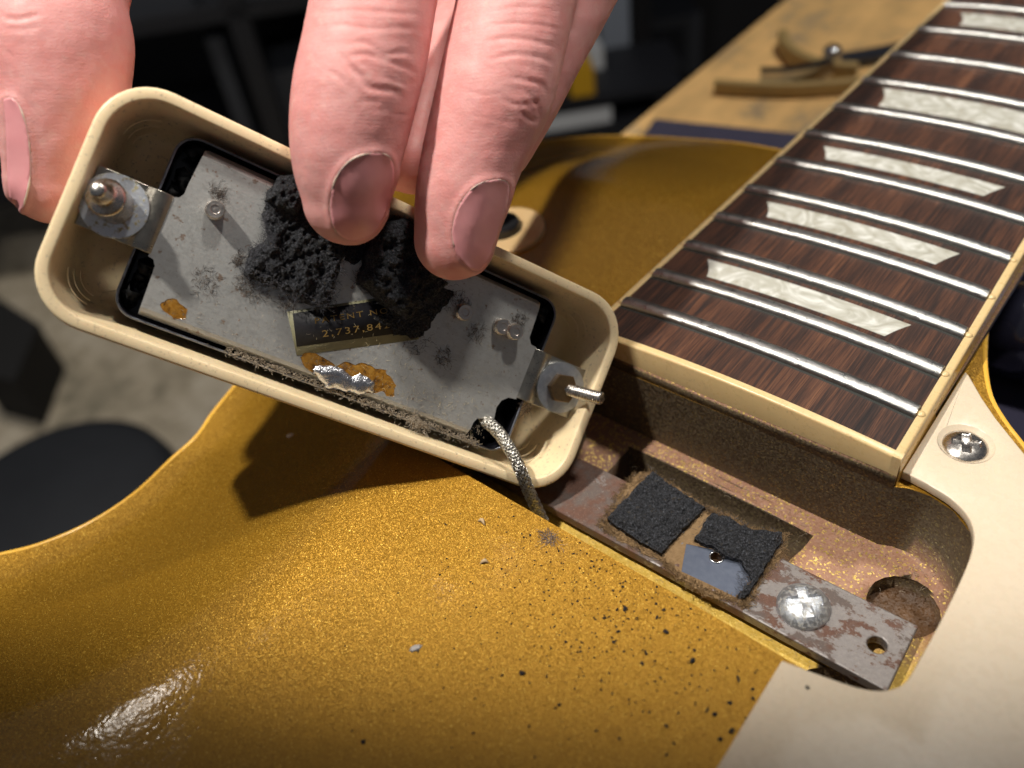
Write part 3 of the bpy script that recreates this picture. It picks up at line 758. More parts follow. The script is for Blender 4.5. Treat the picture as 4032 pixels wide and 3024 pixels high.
# base plate with folded long edges, notches and cable slot
bp = [(-29.2, -12.9), (24.6, -12.9), (24.7, -10.4), (25.1, -9.5), (26.2, -9.1), (27.5, -9.6), (28.0, -8.8), (27.6, -6.6), (28.0, -5.2), (29.0, -4.3), (30.4, -4.1), (30.4, 5.4), (29.3, 5.5), (28.6, 6.5), (28.3, 12.6), (28.0, 13.0),
      (-28.6, 13.0), (-29.1, 12.6), (-29.5, 7), (-29.5, 5.6), (-29.9, 4.9), (-30.8, 4.5), (-30.8, -4.6), (-30, -4.8), (-29.5, -5.6)]
def bz(x, y):
    r = 1.25; z = np.full_like(np.asarray(x, float), -3.6); y = np.asarray(y)
    t = np.clip((y-(12.95-r))/r, 0, 1); z = z-r*(1-np.sqrt(np.maximum(0, 1-t*t)))
    t = np.clip((-(12.85-r)-y)/r, 0, 1); z = z-r*(1-np.sqrt(np.maximum(0, 1-t*t)))
    return z+.03*np.sin(np.asarray(x)*.25)
outl = []
for i in range(len(bp)):
    a, b = np.array(bp[i]), np.array(bp[(i+1) % len(bp)]); n = max(1, int(np.hypot(*(b-a))/1.0))
    outl += [tuple(a+(b-a)*k_/n) for k_ in range(n)]
V, Fs = sheet(outl, [], .6, .0, bz, clear=.3)
bpo = obj('base_plate', fixn(mesh('base_plate', V, Fs, smooth=False)), BASEM, pick, label='dull nickel back plate with rust spots')
so = bpo.modifiers.new('thick', 'SOLIDIFY'); so.thickness = .7*MM; so.offset = -1
# mounting tabs
def tabmesh(s):
    if s < 0: P = [(-30.6, -3.6), (-31.3, -3.2), (-32.2, -3.0), (-33.2, -3.2), (-34, -3.75), (-35, -3.95), (-41, -3.95)]; y0, y1 = -4.2, 4.7
    else: P = [(30.3, -3.6), (31.0, -3.2), (31.9, -3.0), (32.8, -3.2), (33.6, -3.75), (34.6, -3.95), (41.0, -3.95)]; y0, y1 = -3.8, 5.2
    P = [(a, b) for a, b in spline([(*p, 0) for p in P], 24)[:, :2]]
    P2 = [(a, b-.7) for a, b in P]
    rings_ = [[(a, y, b) for a, b in P]+[(a, y, b) for a, b in P2[::-1]] for y in np.linspace(y0, y1, 8)]
    return loft(rings_)
TABM = mat_metal('tab_metal', (.34, .31, .26), (.50, .47, .41), .3, rs=.5, bmp=.02)
for s in (-1, 1):
    o = obj('mounting_tab', fixn(mesh('mounting_tab', *tabmesh(s), autos=40)), TABM, pick); bevel(o, .12)
# washers, nut and height screws
obj('washer', fixn(mesh('washer', *moved(loft([[(r*math.cos(2*PI*i/40), r*math.sin(2*PI*i/40), z) for i in range(40)] for r, z in ((2.4, 0), (4.4, 0), (4.55, .25), (4.5, 1.0), (2.6, 1.1), (2.4, .8), (2.4, 0))], False, False), (-37.2, .15, -3.9)), autos=40)), ZINCD, pick, label='speckled washer at the left tab')
obj('washer', fixn(mesh('washer', *moved(loft([[(r*math.cos(2*PI*i/40), r*math.sin(2*PI*i/40), z) for i in range(40)] for r, z in ((1.9, 0), (4.3, 0), (4.45, .25), (4.4, .9), (2.1, 1.0), (1.9, .7), (1.9, 0))], False, False), (37.2, .6, -3.9)), autos=40)), ZINC, pick, label='bluish clean washer at the right tab')
BRN = simple('tarnished_brass', (.30, .19, .08), .35, .8, bs=1.5, bd=.05, col2=(.16, .10, .06), cs=1.2)
nut = [( 2.65*math.cos(math.radians(60*i+12)), 2.65*math.sin(math.radians(60*i+12))) for i in range(6)]
no = obj('nut', mesh('nut', *moved(slab(nut, 0, 1.6, .25), (37.2, .6, -3.0))), BRN, pick, label='tarnished hexagonal nut'); bevel(no, .15)
def screw_shaft(a, b, r, taper=0, pitch=.42, thread=True):
    a, b = np.array(a), np.array(b); L = np.linalg.norm(b-a); n = int(L/(pitch/4)); P = []; Rr = []
    for i in range(n+1):
        t = i/n; P.append(a+(b-a)*t); q = r*(1-taper*t); Rr.append(q*((.90, 1, 1.0, .92)[i % 4] if thread else 1))
    P += [b+(b-a)/L*.12]; Rr += [r*(1-taper)*.55]
    return tube(P, Rr, 18)
tipR = lp(1300, 861, 4.)
obj('height_screw', mesh('height_screw', *screw_shaft((37.2, .6, -3.6), tipR, 1.12), autos=70), NICK, pick, label='long threaded screw pointing right')
tipL = lp(209, 407, 3.6)
c0 = np.array((-37.0, .1, -4.2))
P = spline([c0, c0+(tipL-c0)*.42, c0+(tipL-c0)*.6, c0+(tipL-c0)*.8, tipL], 22)
Rr = np.interp(np.linspace(0, 1, 22), [0, .45, .5, .62, .95, 1], [2.7, 2.65, 2.2, 1.35, 1.1, .7])
obj('height_screw', mesh('height_screw', *tube(P, Rr, 22)), NICK, pick, label='blunt brown screw in the left washer')
# pole screws
for x, y, hh in ((-24.9, 5.1, 2.6), (15.8, 5.9, 1.9), (25.0, 6.2, 2.6), (22.9, 6.2, 1.7)):
    pr_ = [(1.25, -.4), (1.25, hh-.9), (1.16, hh-.75), (1.25, hh-.6), (1.15, hh-.4), (1.22, hh-.25), (1.08, hh), (.6, hh), (.52, hh-.15), (.05, hh-.15)]
    obj('pole_screw', mesh('pole_screw', *moved(lathe([(a*1.12, b) for a, b in pr_], 20), (x, y, -3.6)), autos=32), POLE, pick)
# rust ring, solder, flux
def blob(cx, cy, cz, rx, ry, rz, seed, amp=.25, sc=.6, n=5, rot=0):
    bm = bmesh.new(); bmesh.ops.create_icosphere(bm, subdivisions=n, radius=1)
    V = []; c, s = math.cos(rot), math.sin(rot)
    for v in bm.verts:
        d = v.co; k_ = 1+amp*fbm(d.x*1.5+seed, d.y*1.5, d.z*1.5, sc*2, 4); x, y = d.x*rx*k_, d.y*ry*k_
        V.append((cx+c*x-s*y, cy+s*x+c*y, cz+d.z*rz*k_))
    Fs = [tuple(q.index for q in f.verts) for f in bm.faces]; bm.free(); return V, Fs
# sticker with patent number
def quad_local(pts, h, step=1.):
    P = [tuple(lp(a, b, h)[:2]) for a, b in pts]
    A = sum(P[i][0]*P[(i+1) % 4][1]-P[(i+1) % 4][0]*P[i][1] for i in range(4))
    if A < 0: P = P[::-1]
    return P
HP = -3.55
st1 = quad_local([(632, 677), (641, 749), (892, 716), (876, 640)], HP); st0 = quad_local([(620, 673), (641, 768), (905, 733), (880, 634)], HP)
ob0 = obj('adhesive_patch', mesh('adhesive_patch', *slab(st0, HP-.05, HP+.01)), GLUEO, pick)
ob1 = obj('patent_sticker', mesh('patent_sticker', *slab(st1, HP-.02, HP+.07)), STICK, pick, label='black patent number sticker partly under foam')
def text_obj(s, px0, py0, px1, py1, size_mm, parent, name):
    a = lp(px0, py0, HP); b = lp(px1, py1, HP); d = b-a
    cu = bpy.data.curves.new('t', 'FONT'); cu.body = s; cu.size = size_mm*MM; cu.extrude = 0.01*MM; cu.space_character = 1.3
    to = bpy.data.objects.new('t', cu); COL.objects.link(to); dg = bpy.context.evaluated_depsgraph_get(); dg.update()
    me = bpy.data.meshes.new_from_object(to.evaluated_get(dg)); bpy.data.objects.remove(to)
    xs_ = [v.co.x for v in me.vertices]; wd = max(xs_)-min(xs_); L = np.hypot(d[0], d[1])*MM; sx = L/wd; an = math.atan2(d[1], d[0])
    for v in me.vertices:
        x = (v.co.x-min(xs_))*sx; y = v.co.y
        v.co = (a[0]*MM+x*math.cos(an)-y*math.sin(an), a[1]*MM+x*math.sin(an)+y*math.cos(an), (HP+.09)*MM+v.co.z)
    return obj(name, me, GOLDINK, parent)
text_obj('PATENT NO', 681, 699, 838, 676, 1.25, ob1, 'lettering')
text_obj('2,737,842', 697, 728, 842, 708, 1.45, ob1, 'lettering')

# foam lumps glued on the plate
def foam_lump(pts, h0, hgt, seed, name='foam_lump', label=None, amp=.9, lean=(0, 0), mat=None, por=1., ed=1.6):
    P = [lp(a, b, h0)[:2] for a, b in pts]; out_ = []
    for i in range(len(P)):
        a, b = np.array(P[i]), np.array(P[(i+1) % len(P)]); n = max(2, int(np.hypot(*(b-a))/.4))
        for k_ in range(n):
            q = a+(b-a)*k_/n; q = q+np.array([nz(q[0]+seed, q[1], 1, .9), nz(q[0], q[1]+seed, 5, .9)])*.7; out_.append(tuple(q))
    A = sum(out_[i][0]*out_[(i+1) % len(out_)][1]-out_[(i+1) % len(out_)][0]*out_[i][1] for i in range(len(out_)))
    if A < 0: out_ = out_[::-1]
    def zf(x, y):
        d = segdist(np.stack([x, y], 1), out_)[0]; e = np.clip(d/ed, 0, 1); e = np.sqrt(1-(1-e)**2)
        return np.array([h0+hgt*((.25 if por else .02)+.75*ee)+(amp*fbm(a, b, seed, .45, 6 if por else 3)+por*(.35*abs(fbm(a, b, seed+4, 1.6, 3))+2.2*amp*pore(a, b*.7, seed, .95)+.8*amp*pore(a, b, seed+3, 2.2)))*(.3+.7*ee) for a, b, ee in zip(x, y, e)])
    V, Fs = sheet(out_, [], .24, .5, zf); n = len(out_); o = len(V)
    V2 = [(x+lean[0]*(z-h0), y+lean[1]*(z-h0), z) for x, y, z in V]+[(p[0], p[1], h0-.02) for p in out_]
    F2 = Fs+[(i, (i+1) % n, o+(i+1) % n, o+i) for i in range(n)]
    return obj(name, mesh(name, V2, F2), mat or FOAM, pick, label=label)
foam_lump([(650, 762), (672, 756), (700, 766), (722, 786), (760, 783), (800, 788), (832, 802), (851, 832), (850, 855), (835, 848), (800, 850), (740, 830), (700, 815), (678, 806), (652, 788)], -3.58, .14, 51, 'flux_residue', 'thin amber flux around the solder', .04, mat=AMBER, por=0)
foam_lump([(668, 792), (695, 783), (722, 792), (752, 803), (790, 808), (812, 824), (812, 845), (785, 856), (740, 846), (705, 832), (685, 815)], -3.8, 1.0, 53, 'solder_blob', 'shiny lumpy solder joint on the plate edge', .22, mat=SOLD, por=0, ed=1.8)
foam_lump([(343, 660), (360, 647), (386, 654), (402, 668), (397, 690), (376, 692), (364, 681), (348, 675)], -3.56, .1, 57, 'rust_spot', 'orange brown rust spot on the plate', .04, mat=AMBER, por=0)
foam_lump([(612, 372), (700, 400), (760, 500), (740, 560), (722, 610), (708, 664), (655, 655), (600, 620), (524, 592), (540, 545), (575, 520), (568, 470), (580, 415)], -3.6, 2.0, 4, label='shaggy black foam chunk on the left of the plate')
foam_lump([(822, 478), (880, 470), (930, 560), (960, 615), (925, 650), (875, 690), (840, 672), (768, 610), (775, 585), (790, 540)], -3.6, 4.2, 11, label='torn black foam chunk under the right fingertip', amp=1.1)
foam_lump([(735, 500), (830, 480), (800, 545), (775, 570), (745, 560)], -3.6, .4, 21, label='flattened foam between the two chunks', amp=.4)
foam_lump([(850, 660), (960, 610), (975, 640), (930, 700), (900, 735), (850, 720), (800, 690)], -3.6, .25, 31, label='dark foam dust beside the sticker', amp=.25)
foam_lump([(600, 380), (640, 372), (660, 430), (640, 470), (590, 450), (575, 430)], -2.5, 3.2, 41, label='frayed foam standing up under the left fingertip', amp=1.1)

# braided cable
cp = [lp(1040, 905, -6.5), lp(1056, 914, -3.2), lp(1080, 938, -1.4), lp(1104, 975, .4), lp(1124, 1015, 1.6), lp(1140, 1055, 1.0)]
wp = [AP@p+TP for p in cp]+[at(1152, 1083, -13.2), at(1164, 1108, -16.2), at(1174, 1130, -18.6)]
lpw = [AP.T@(p-TP) for p in wp]
PC = spline(lpw, 150); PCp, PCt, PCf = frames(PC)
cab = obj('cable', mesh('cable', *tube(PC, .82, 10)), simple('cloth_core', (.06, .05, .04), .9), pick, label='braided metal shielded pickup lead')
arc = np.concatenate([[0], np.cumsum(np.linalg.norm(np.diff(PC, axis=0), axis=1))])
parts = []
for dr in (1, -1):
    for k_ in range(8):
        for w_ in (-.15, 0, .15):
            Q = []
            for p, (a, b), s in zip(PCp, PCf, arc):
                th_ = dr*(s*2*PI/6.5)+k_*2*PI/8+w_*1.0
                # over-under weave
                ph = s*2*PI/6.5*8/2*2/2
                r_ = .98+.09*math.sin(dr*0+ (s*2*PI/6.5*8)/1.0/1.0*.5*2 + (PI*k_) + (0 if dr > 0 else PI))
                Q.append(p+(a*math.cos(th_)+b*math.sin(th_))*r_)
            parts.append(tube(Q, .075, 4, True))
obj('braided_shield', mesh('braided_shield', *join(parts)), BRAIDM, cab)

# fibres and lint (real little curved hairs)
def fibres(n, region, L, r, up=.6, seed=0):
    rnd = random.Random(seed); parts = []
    for i in range(n):
        x, y, z = region(rnd); a = rnd.uniform(0, 2*PI); l = L*rnd.uniform(.4, 1.4); q = np.array([x, y, z]); P = [q]
        d = np.array([math.cos(a), math.sin(a), rnd.uniform(0, up)])
        for k_ in range(4):
            d = d+np.array([rnd.uniform(-.7, .7), rnd.uniform(-.7, .7), rnd.uniform(-.5, .4)]); d /= np.linalg.norm(d); q = q+d*l/4; P.append(q)
        parts.append(tube(P, r, 3, False))
    return join(parts)
def reg_line(p0, p1, sy, z, pw=1.):
    def f(rnd):
        t = rnd.random()**pw; return (p0[0]+(p1[0]-p0[0])*t+rnd.gauss(0, .3), p0[1]+(p1[1]-p0[1])*t+rnd.gauss(0, sy), z+rnd.uniform(-.2, .3))
    return f
obj('lint', mesh('lint', *join([fibres(1500, reg_line((-16, -13.3), (27, -13.4), .32, -4.2), .5, .035, .8, seed=1), fibres(160, reg_line((14, -13.3), (17, -13.9), .5, -3.2), 1.2, .03, seed=2),
     fibres(500, reg_line((-28, -10), (27, -12), 2.0, -3.55, .6), .7, .018, .15, seed=5)])), LINT, pick, label='grey dust and lint along the lower plate edge', kind='stuff')
def reg_disc(cx, cy, r, z):
    def f(rnd):
        a = rnd.uniform(0, 2*PI); q = r*math.sqrt(rnd.random()); return (cx+q*math.cos(a), cy+q*math.sin(a), z)
    return f
hp = [(lp(*p, -3.5), r) for p, r in (((440, 605), 2.0), ((530, 610), 1.4), ((560, 625), 1.6), ((620, 650), 1.4), ((1120, 692), 1.3), ((1030, 720), 1.5), ((900, 735), 2.4), ((470, 415), 1.3), ((515, 560), 1.), ((980, 650), 2.0), ((1000, 660), 1.6), ((700, 655), 2.), ((1135, 880), 1.2), ((960, 770), 1.5))]
obj('dark_fibres', mesh('dark_fibres', *join([fibres(70, reg_disc(c[0], c[1], r, -3.5), 1.1, .025, .6, seed=20+i) for i, (c, r) in enumerate(hp)])), HAIR, pick, label='dark magnetic whiskers and fibres', kind='stuff')
obj('pale_fibres', mesh('pale_fibres', *fibres(420, lambda rnd: (rnd.uniform(-5, 27), rnd.uniform(-12, 3), -3.55), .8, .016, .2, seed=77)), simple('pale_fibre', (.50, .42, .26), .9), pick, kind='stuff')

def glue_reg(rnd):
    while True:
        k_ = rnd.randrange(len(GLUEW)); a, b = np.array(GLUEW[k_]), np.array(GLUEW[(k_+1) % len(GLUEW)]); p = a+(b-a)*rnd.random()
        c = np.mean(GLUEW, 0); p = p+(c-p)*rnd.uniform(-.04, .12); return (p[0], p[1], BZ+.1)
wobj('glue_fuzz', mesh('glue_fuzz', *fibres(3200, glue_reg, .8, .035, .9, seed=91)), FELT, bar, kind='stuff')
def cav_reg(rnd): return (rnd.uniform(-20, 38), rnd.uniform(-38, -12) if rnd.random() < .5 else rnd.uniform(-14, -11), FZ+.2)
wobj('cavity_lint', mesh('cavity_lint', *fibres(260, cav_reg, 1.1, .025, .5, seed=93)), LINT, guitar, kind='stuff')

def fz(poly, z0, dz, n, seed, par, frame=None, L=.9):
    Pw = [np.array(p[:2]) for p in poly]; c_ = np.mean(Pw, 0)
    def rg(rnd):
        k_ = rnd.randrange(len(Pw)); a, b = Pw[k_], Pw[(k_+1) % len(Pw)]; p = a+(b-a)*rnd.random(); p = p+(c_-p)*rnd.uniform(-.06, .25)*(1 if rnd.random() < .7 else 2.5); return (p[0], p[1], z0+rnd.uniform(.1, dz))
    me = mesh('foam_fuzz', *fibres(n, rg, L, .028, .8, seed=seed))
    (wobj if frame is None else obj)('foam_fuzz', me, FOAMH, par, kind='stuff')
FOAMH = simple('foam_hair', (.02, .02, .025), .6, col2=(.10, .10, .12), cs=2.)
fz([at(*p, BZ)[:2] for p in pad1], BZ, 1.5, 350, 5, bar); fz([at(*p, BZ)[:2] for p in pad2], BZ, 1.5, 400, 6, bar)
fz([lp(a, b, -3.5) for a, b in ((700, 400), (740, 560), (722, 610), (708, 664), (655, 655), (600, 620), (524, 592), (540, 545), (575, 520), (568, 470), (580, 415))], -3.6, 2.4, 1500, 7, pick, 1, 1.1)
fz([lp(a, b, -3.5) for a, b in ((822, 478), (880, 470), (960, 615), (925, 650), (875, 690), (840, 672), (768, 610), (775, 585))], -3.6, 3.8, 1100, 8, pick, 1)

# ================================================================== HAND
PX = 4032/2212/F_PX              # mm per display pixel per mm of depth
def chain(pts):                  # (px, py, depth, half width px)
    out_ = []
    for x, y, d, hw_ in pts: out_.append((*atd(x, y, d), hw_*PX*d))
    return out_
def finger_mesh(pts, cap_tip=1.0, seg=28, per=9, flat=.93):
    C = np.array(chain(pts)); S = spline(C, per*(len(C)-1)+1); P = S[:, :3]; Rr = S[:, 3]
    # rounded tip
    d = P[-1]-P[-2]; d /= np.linalg.norm(d); tips = []; tr = []
    for t in np.linspace(0, PI/2, 9)[1:]: tips.append(P[-1]+d*Rr[-1]*cap_tip*math.sin(t)); tr.append(max(Rr[-1]*math.cos(t), .05))
    P = np.vstack([P, tips]); Rr = np.concatenate([Rr, tr])
    T = np.gradient(P, axis=0); T /= np.linalg.norm(T, axis=1)[:, None]; rings_ = []
    for p, t, r in zip(P, T, Rr):
        v = CAM-p; v = v-t*np.dot(v, t); v /= np.linalg.norm(v); s = np.cross(t, v)
        rings_.append([tuple(p+r*(math.cos(a)*s+flat*math.sin(a)*v)) for a in np.linspace(0, 2*PI, seg, endpoint=False)])
    return loft(rings_)
D1, D2 = 121.5, 127.0
f1 = [(1000, -1000, 134, 190), (930, -640, 128, 165), (862, -300, 124, 150), (828, -120, 122.5, 141), (808, 0, 121.5, 138), (791, 100, 120.5, 139), (768, 200, 120, 138), (753, 290, 120.5, 130), (747, 370, 121.5, 116), (747, 436, 123, 95)]
f2 = [(1330, -960, 140, 180), (1262, -620, 134, 160), (1190, -300, 130, 142), (1146, -120, 128, 134), (1116, 0, 127, 131), (1094, 100, 126, 131), (1068, 205, 125.5, 130), (1032, 305, 126, 117), (999, 420, 127, 105), (981, 520, 129, 90)]
f1 = [(a, b, c, d*.975) for a, b, c, d in f1]; f2 = [(a, b, c, d*.975) for a, b, c, d in f2]
f3 = [(1520, -900, 150, 165), (1410, -560, 146, 150), (1290, -180, 139, 118), (1228, -20, 136, 104), (1178, 90, 134, 95), (1128, 215, 133, 82), (1080, 320, 133, 70)]
f4 = [(1200, -700, 165, 150), (1130, -350, 168, 125), (1070, -80, 166, 104), (1010, 80, 158, 92), (925, 235, 148, 86), (890, 345, 143, 76)]
tb = [(640, -1150, 150, 210), (420, -760, 140, 205), (250, -420, 132, 175), (160, -180, 128, 158), (126, -20, 126, 142), (128, 90, 124.5, 151), (132, 190, 124.5, 137), (124, 290, 125, 117), (112, 392, 126, 92)]
pl_ = []
wr = (1150, -2000, 165)
pl_.append(finger_mesh([(1000, -1900, 165, 250), (1010, -1500, 150, 260), (990, -1050, 137, 215)]))
pl_.append(finger_mesh([(1250, -1900, 168, 250), (1290, -1500, 155, 250), (1330, -1000, 142, 205)]))
pl_.append(finger_mesh([(1350, -1900, 172, 230), (1450, -1450, 162, 230), (1510, -950, 152, 185)]))
pl_.append(finger_mesh([(950, -1900, 172, 240), (820, -1500, 160, 240), (640, -1150, 150, 215)]))
pl_.append(finger_mesh([(1200, -3000, 200, 330), (1190, -2400, 185, 300), (1180, -1900, 172, 330), (1180, -1500, 162, 330)]))
hv, hf = join([finger_mesh(f1, 1.0), finger_mesh(f2, .98), finger_mesh(f3), finger_mesh(f4), finger_mesh(tb, 1.0)]+pl_)
tmp = bpy.data.objects.new('tmp', mesh('tmp', hv, hf)); COL.objects.link(tmp)
rm = tmp.modifiers.new('r', 'REMESH'); rm.mode = 'VOXEL'; rm.voxel_size = .45*MM; rm.adaptivity = 0
dg = bpy.context.evaluated_depsgraph_get(); dg.update()
hm = bpy.data.meshes.new_from_object(tmp.evaluated_get(dg)); bpy.data.objects.remove(tmp)
nv = len(hm.vertices); co = np.empty(nv*3); hm.vertices.foreach_get('co', co); co = co.reshape(-1, 3)/MM
ed = np.empty(len(hm.edges)*2, int); hm.edges.foreach_get('vertices', ed); ed = ed.reshape(-1, 2)
deg = np.bincount(ed.ravel(), minlength=nv)[:, None]
def smooth(co, it, lam):
    for _ in range(it):
        s = np.zeros_like(co)
        for c in range(3):
            s[:, c] = np.bincount(ed[:, 0], co[ed[:, 1], c], nv)+np.bincount(ed[:, 1], co[ed[:, 0], c], nv)
        co = co+lam*(s/deg-co)
    return co
co = smooth(co, 6, .6)
def vnormals(co):
    hm.vertices.foreach_set('co', (co*MM).ravel()); hm.update()
    n = np.empty(nv*3); hm.vertices.foreach_get('normal', n); return n.reshape(-1, 3)
nr = vnormals(co); pj = proj(co); tocam = CAM-co; tocam /= np.linalg.norm(tocam, axis=1)[:, None]; face = np.einsum('ij,ij->i', nr, tocam)
front = (face > .05) & (pj[:, 1] > -120)
disp = np.zeros(nv)
def crease(pts, wpx, dmm, lip=.5, dlim=None):
    P = spline([(*p, 0) for p in pts], 16)[:, :2]
    m = front & (pj[:, 0] > P[:, 0].min()-40) & (pj[:, 0] < P[:, 0].max()+40) & (pj[:, 1] > P[:, 1].min()-40) & (pj[:, 1] < P[:, 1].max()+40)
    if dlim: m &= (pj[:, 2] > dlim[0]) & (pj[:, 2] < dlim[1])
    d, ix = segdist(pj[m, :2], [tuple(p) for p in P], False)
    e = np.clip(ix/3, 0, 1)*np.clip((15-ix)/3, 0, 1)
    dmm *= .5; wpx *= .95
    disp[m] += (-dmm*np.exp(-(d/wpx)**2)+dmm*lip*np.exp(-((d-wpx*2.1)/(wpx*1.1))**2))*e
# knuckle wrinkles of the first finger
for pts, w_, d_ in (([(742, 95), (790, 92), (830, 118), (870, 112), (905, 125)], 5, .28), ([(735, 125), (790, 118), (840, 132), (885, 150), (902, 160)], 5, .34),
                    ([(752, 140), (775, 165), (800, 190), (850, 195), (870, 215)], 6, .45), ([(730, 110), (765, 150), (795, 170)], 5, .3), ([(800, 232), (840, 240), (870, 248), (885, 245)], 5, .22),
                    ([(760, 225), (800, 218), (850, 232), (880, 228)], 4, .2), ([(690, 60), (740, 55), (800, 62), (880, 60), (920, 66)], 5, .2), ([(680, 30), (760, 22), (850, 28), (925, 30)], 5, .2),
                    ([(700, 150), (730, 165), (750, 190)], 5, .2), ([(820, 160), (850, 175), (880, 182), (905, 176)], 4, .25),
                    # second finger
                    ([(1090, 165), (1130, 172), (1170, 182), (1180, 205)], 5, .45), ([(1080, 210), (1110, 225), (1140, 225), (1180, 215)], 5, .3), ([(1050, 130), (1110, 118), (1170, 125), (1200, 140)], 5, .32),
                    ([(1040, 92), (1100, 82), (1160, 90), (1212, 104)], 5, .3), ([(1040, 60), (1100, 50), (1170, 55), (1222, 66)], 4, .25), ([(1120, 235), (1140, 255), (1165, 262)], 5, .35),
                    ([(1000, 195), (1050, 205), (1090, 200)], 4, .15), ([(1090, 150), (1120, 160), (1150, 162)], 4, .25), ([(1130, 190), (1160, 225), (1165, 250)], 4, .35), ([(1060, 25), (1130, 15), (1200, 22)], 4, .2),
                    ([(1020, 250), (1070, 258), (1120, 270)], 4, .12),
                    # thumb
                    ([(0, 34), (30, 42), (60, 38), (90, 30)], 5, .35), ([(10, 60), (50, 64), (90, 58)], 5, .12), ([(0, 100), (25, 120), (45, 118)], 4, .12)):
    crease(pts, w_, d_)
# finger-print like low relief and general lumpiness
for i in np.nonzero(front)[0]:
    x, y, z = co[i]; disp[i] += .10*noise.noise(Vector((x*.35, y*.35, z*.35)))+.05*noise.noise(Vector((x*1.1, y*1.1, z*1.1)))
# nail sockets
NAILS = [  # outline given as display pixels, root first
    dict(cut=(-6, 34), c=[(712, 452), (716, 415), (728, 380), (752, 350), (785, 334), (822, 331), (843, 342), (851, 372), (846, 420), (832, 465), (812, 500), (782, 519), (748, 516), (722, 494)]),
    dict(cut=(-4, 34), c=[(976, 500), (984, 462), (1003, 426), (1030, 400), (1062, 389), (1088, 390), (1099, 402), (1096, 440), (1084, 486), (1070, 528), (1054, 566), (1030, 585), (1003, 572), (983, 540)]),
    dict(cut=(0, 36), c=[(8, 214), (24, 212), (40, 226), (54, 262), (63, 310), (66, 370), (58, 420), (45, 455), (26, 446), (18, 400), (15, 330), (12, 260)]),
]
for nd in NAILS:
    P = [tuple(p) for p in spline([(*q, 0) for q in nd['c']]+[(*nd['c'][0], 0)], 64)[:-1, :2]]; nd['P'] = P
    A = np.array(P); m = front & (pj[:, 0] > A[:, 0].min()-30) & (pj[:, 0] < A[:, 0].max()+30) & (pj[:, 1] > A[:, 1].min()-30) & (pj[:, 1] < A[:, 1].max()+30)
    d, _ = segdist(pj[m, :2], P); ins = inside(pj[m, :2], P); sd = np.where(ins, -d, d)
    disp[m] += np.where(sd > 0, .34*np.exp(-((sd-2)/9)**2), -.22*np.clip(-sd/9, 0, 1)+.32*np.exp(-((-sd)/7)**2))
disp_v = disp[:, None]*nr
co = co+disp_v; co = smooth(co, 1, .35)
hm.vertices.foreach_set('co', (co*MM).ravel()); hm.update(); hm.polygons.foreach_set('use_smooth', [True]*len(hm.polygons)); hm.name = 'hand'
hand = obj('hand', hm, SKIN, None, label='pink bare hand with thumb and fingers gripping the cream pickup', cat='hand')
bv = BVHTree.FromPolygons([tuple(c) for c in co], [tuple(p.vertices) for p in hm.polygons])
def cast(px, py):
    r = ray(px, py); r = r/np.linalg.norm(r); h = bv.ray_cast(Vector(CAM), Vector(r)); return h
for nd in NAILS:
    P = nd['P']; V2, F2 = sheet(P if True else P[::-1], [], 5.0, .1)
    if sum(P[i][0]*P[(i+1) % len(P)][1]-P[(i+1) % len(P)][0]*P[i][1] for i in range(len(P))) < 0: pass
    pts = []; 
    dd = segdist(np.array(V2)[:, :2], P)[0]
    for (x, y, _), d in zip(V2, dd):
        h = cast(x, y)
        if h[0] is None:
            pts.append(None); continue
        e = min(1, d/20)
        pts.append(np.array(h[0])-np.array(ray(x, y))/np.linalg.norm(ray(x, y))*(-.01+.34*e**.6))
    # smooth the patch and drop faces without a hit
    F3 = [f for f in F2 if all(pts[i] is not None for i in f)]
    nb = {}
    for f in F3:
        for i in f: nb.setdefault(i, set()).update(f)
    for _ in range(30):
        pts = [p if (p is None or i not in nb or dd[i] < 1) else .5*p+.5*np.mean([pts[j] for j in nb[i]], 0) for i, p in enumerate(pts)]
    V3 = [p if p is not None else np.zeros(3) for p in pts]
    use = sorted({i for f in F3 for i in f}); rm_ = {a: b for b, a in enumerate(use)}
    me = mesh('fingernail', [V3[i] for i in use], [tuple(rm_[i] for i in f) for f in F3])
    no = obj('fingernail', me, NAIL, hand)
    s_ = no.modifiers.new('t', 'SOLIDIFY'); s_.thickness = .12*MM; s_.offset = 0
    # dry cuticle line round the root and sides
    cu = []
    for k_ in range(*nd['cut']):
        k_ = k_ % len(P); h = cast(P[k_][0], P[k_][1])
        if h[0] is not None: cu.append((k_, np.array(h[0])-ray(*P[k_])/np.linalg.norm(ray(*P[k_]))*.03))
    runs = []; cur = []
    for k_, p in cu:
        if cur and (np.linalg.norm(p-cur[-1]) > 2.5): runs.append(cur); cur = []
        cur.append(p)
    runs.append(cur); parts = []
    for rn in runs:
        if len(rn) > 4:
            rad = [.03+.22*max(0, nz(p[0]*1.1, p[1]*1.1, p[2], .4)+.04) for p in rn]; rad[0] = rad[-1] = .02
            parts.append(tube(rn, rad, 6))
    if parts: obj('cuticle', mesh('cuticle', *join(parts)), DRYSK, hand)

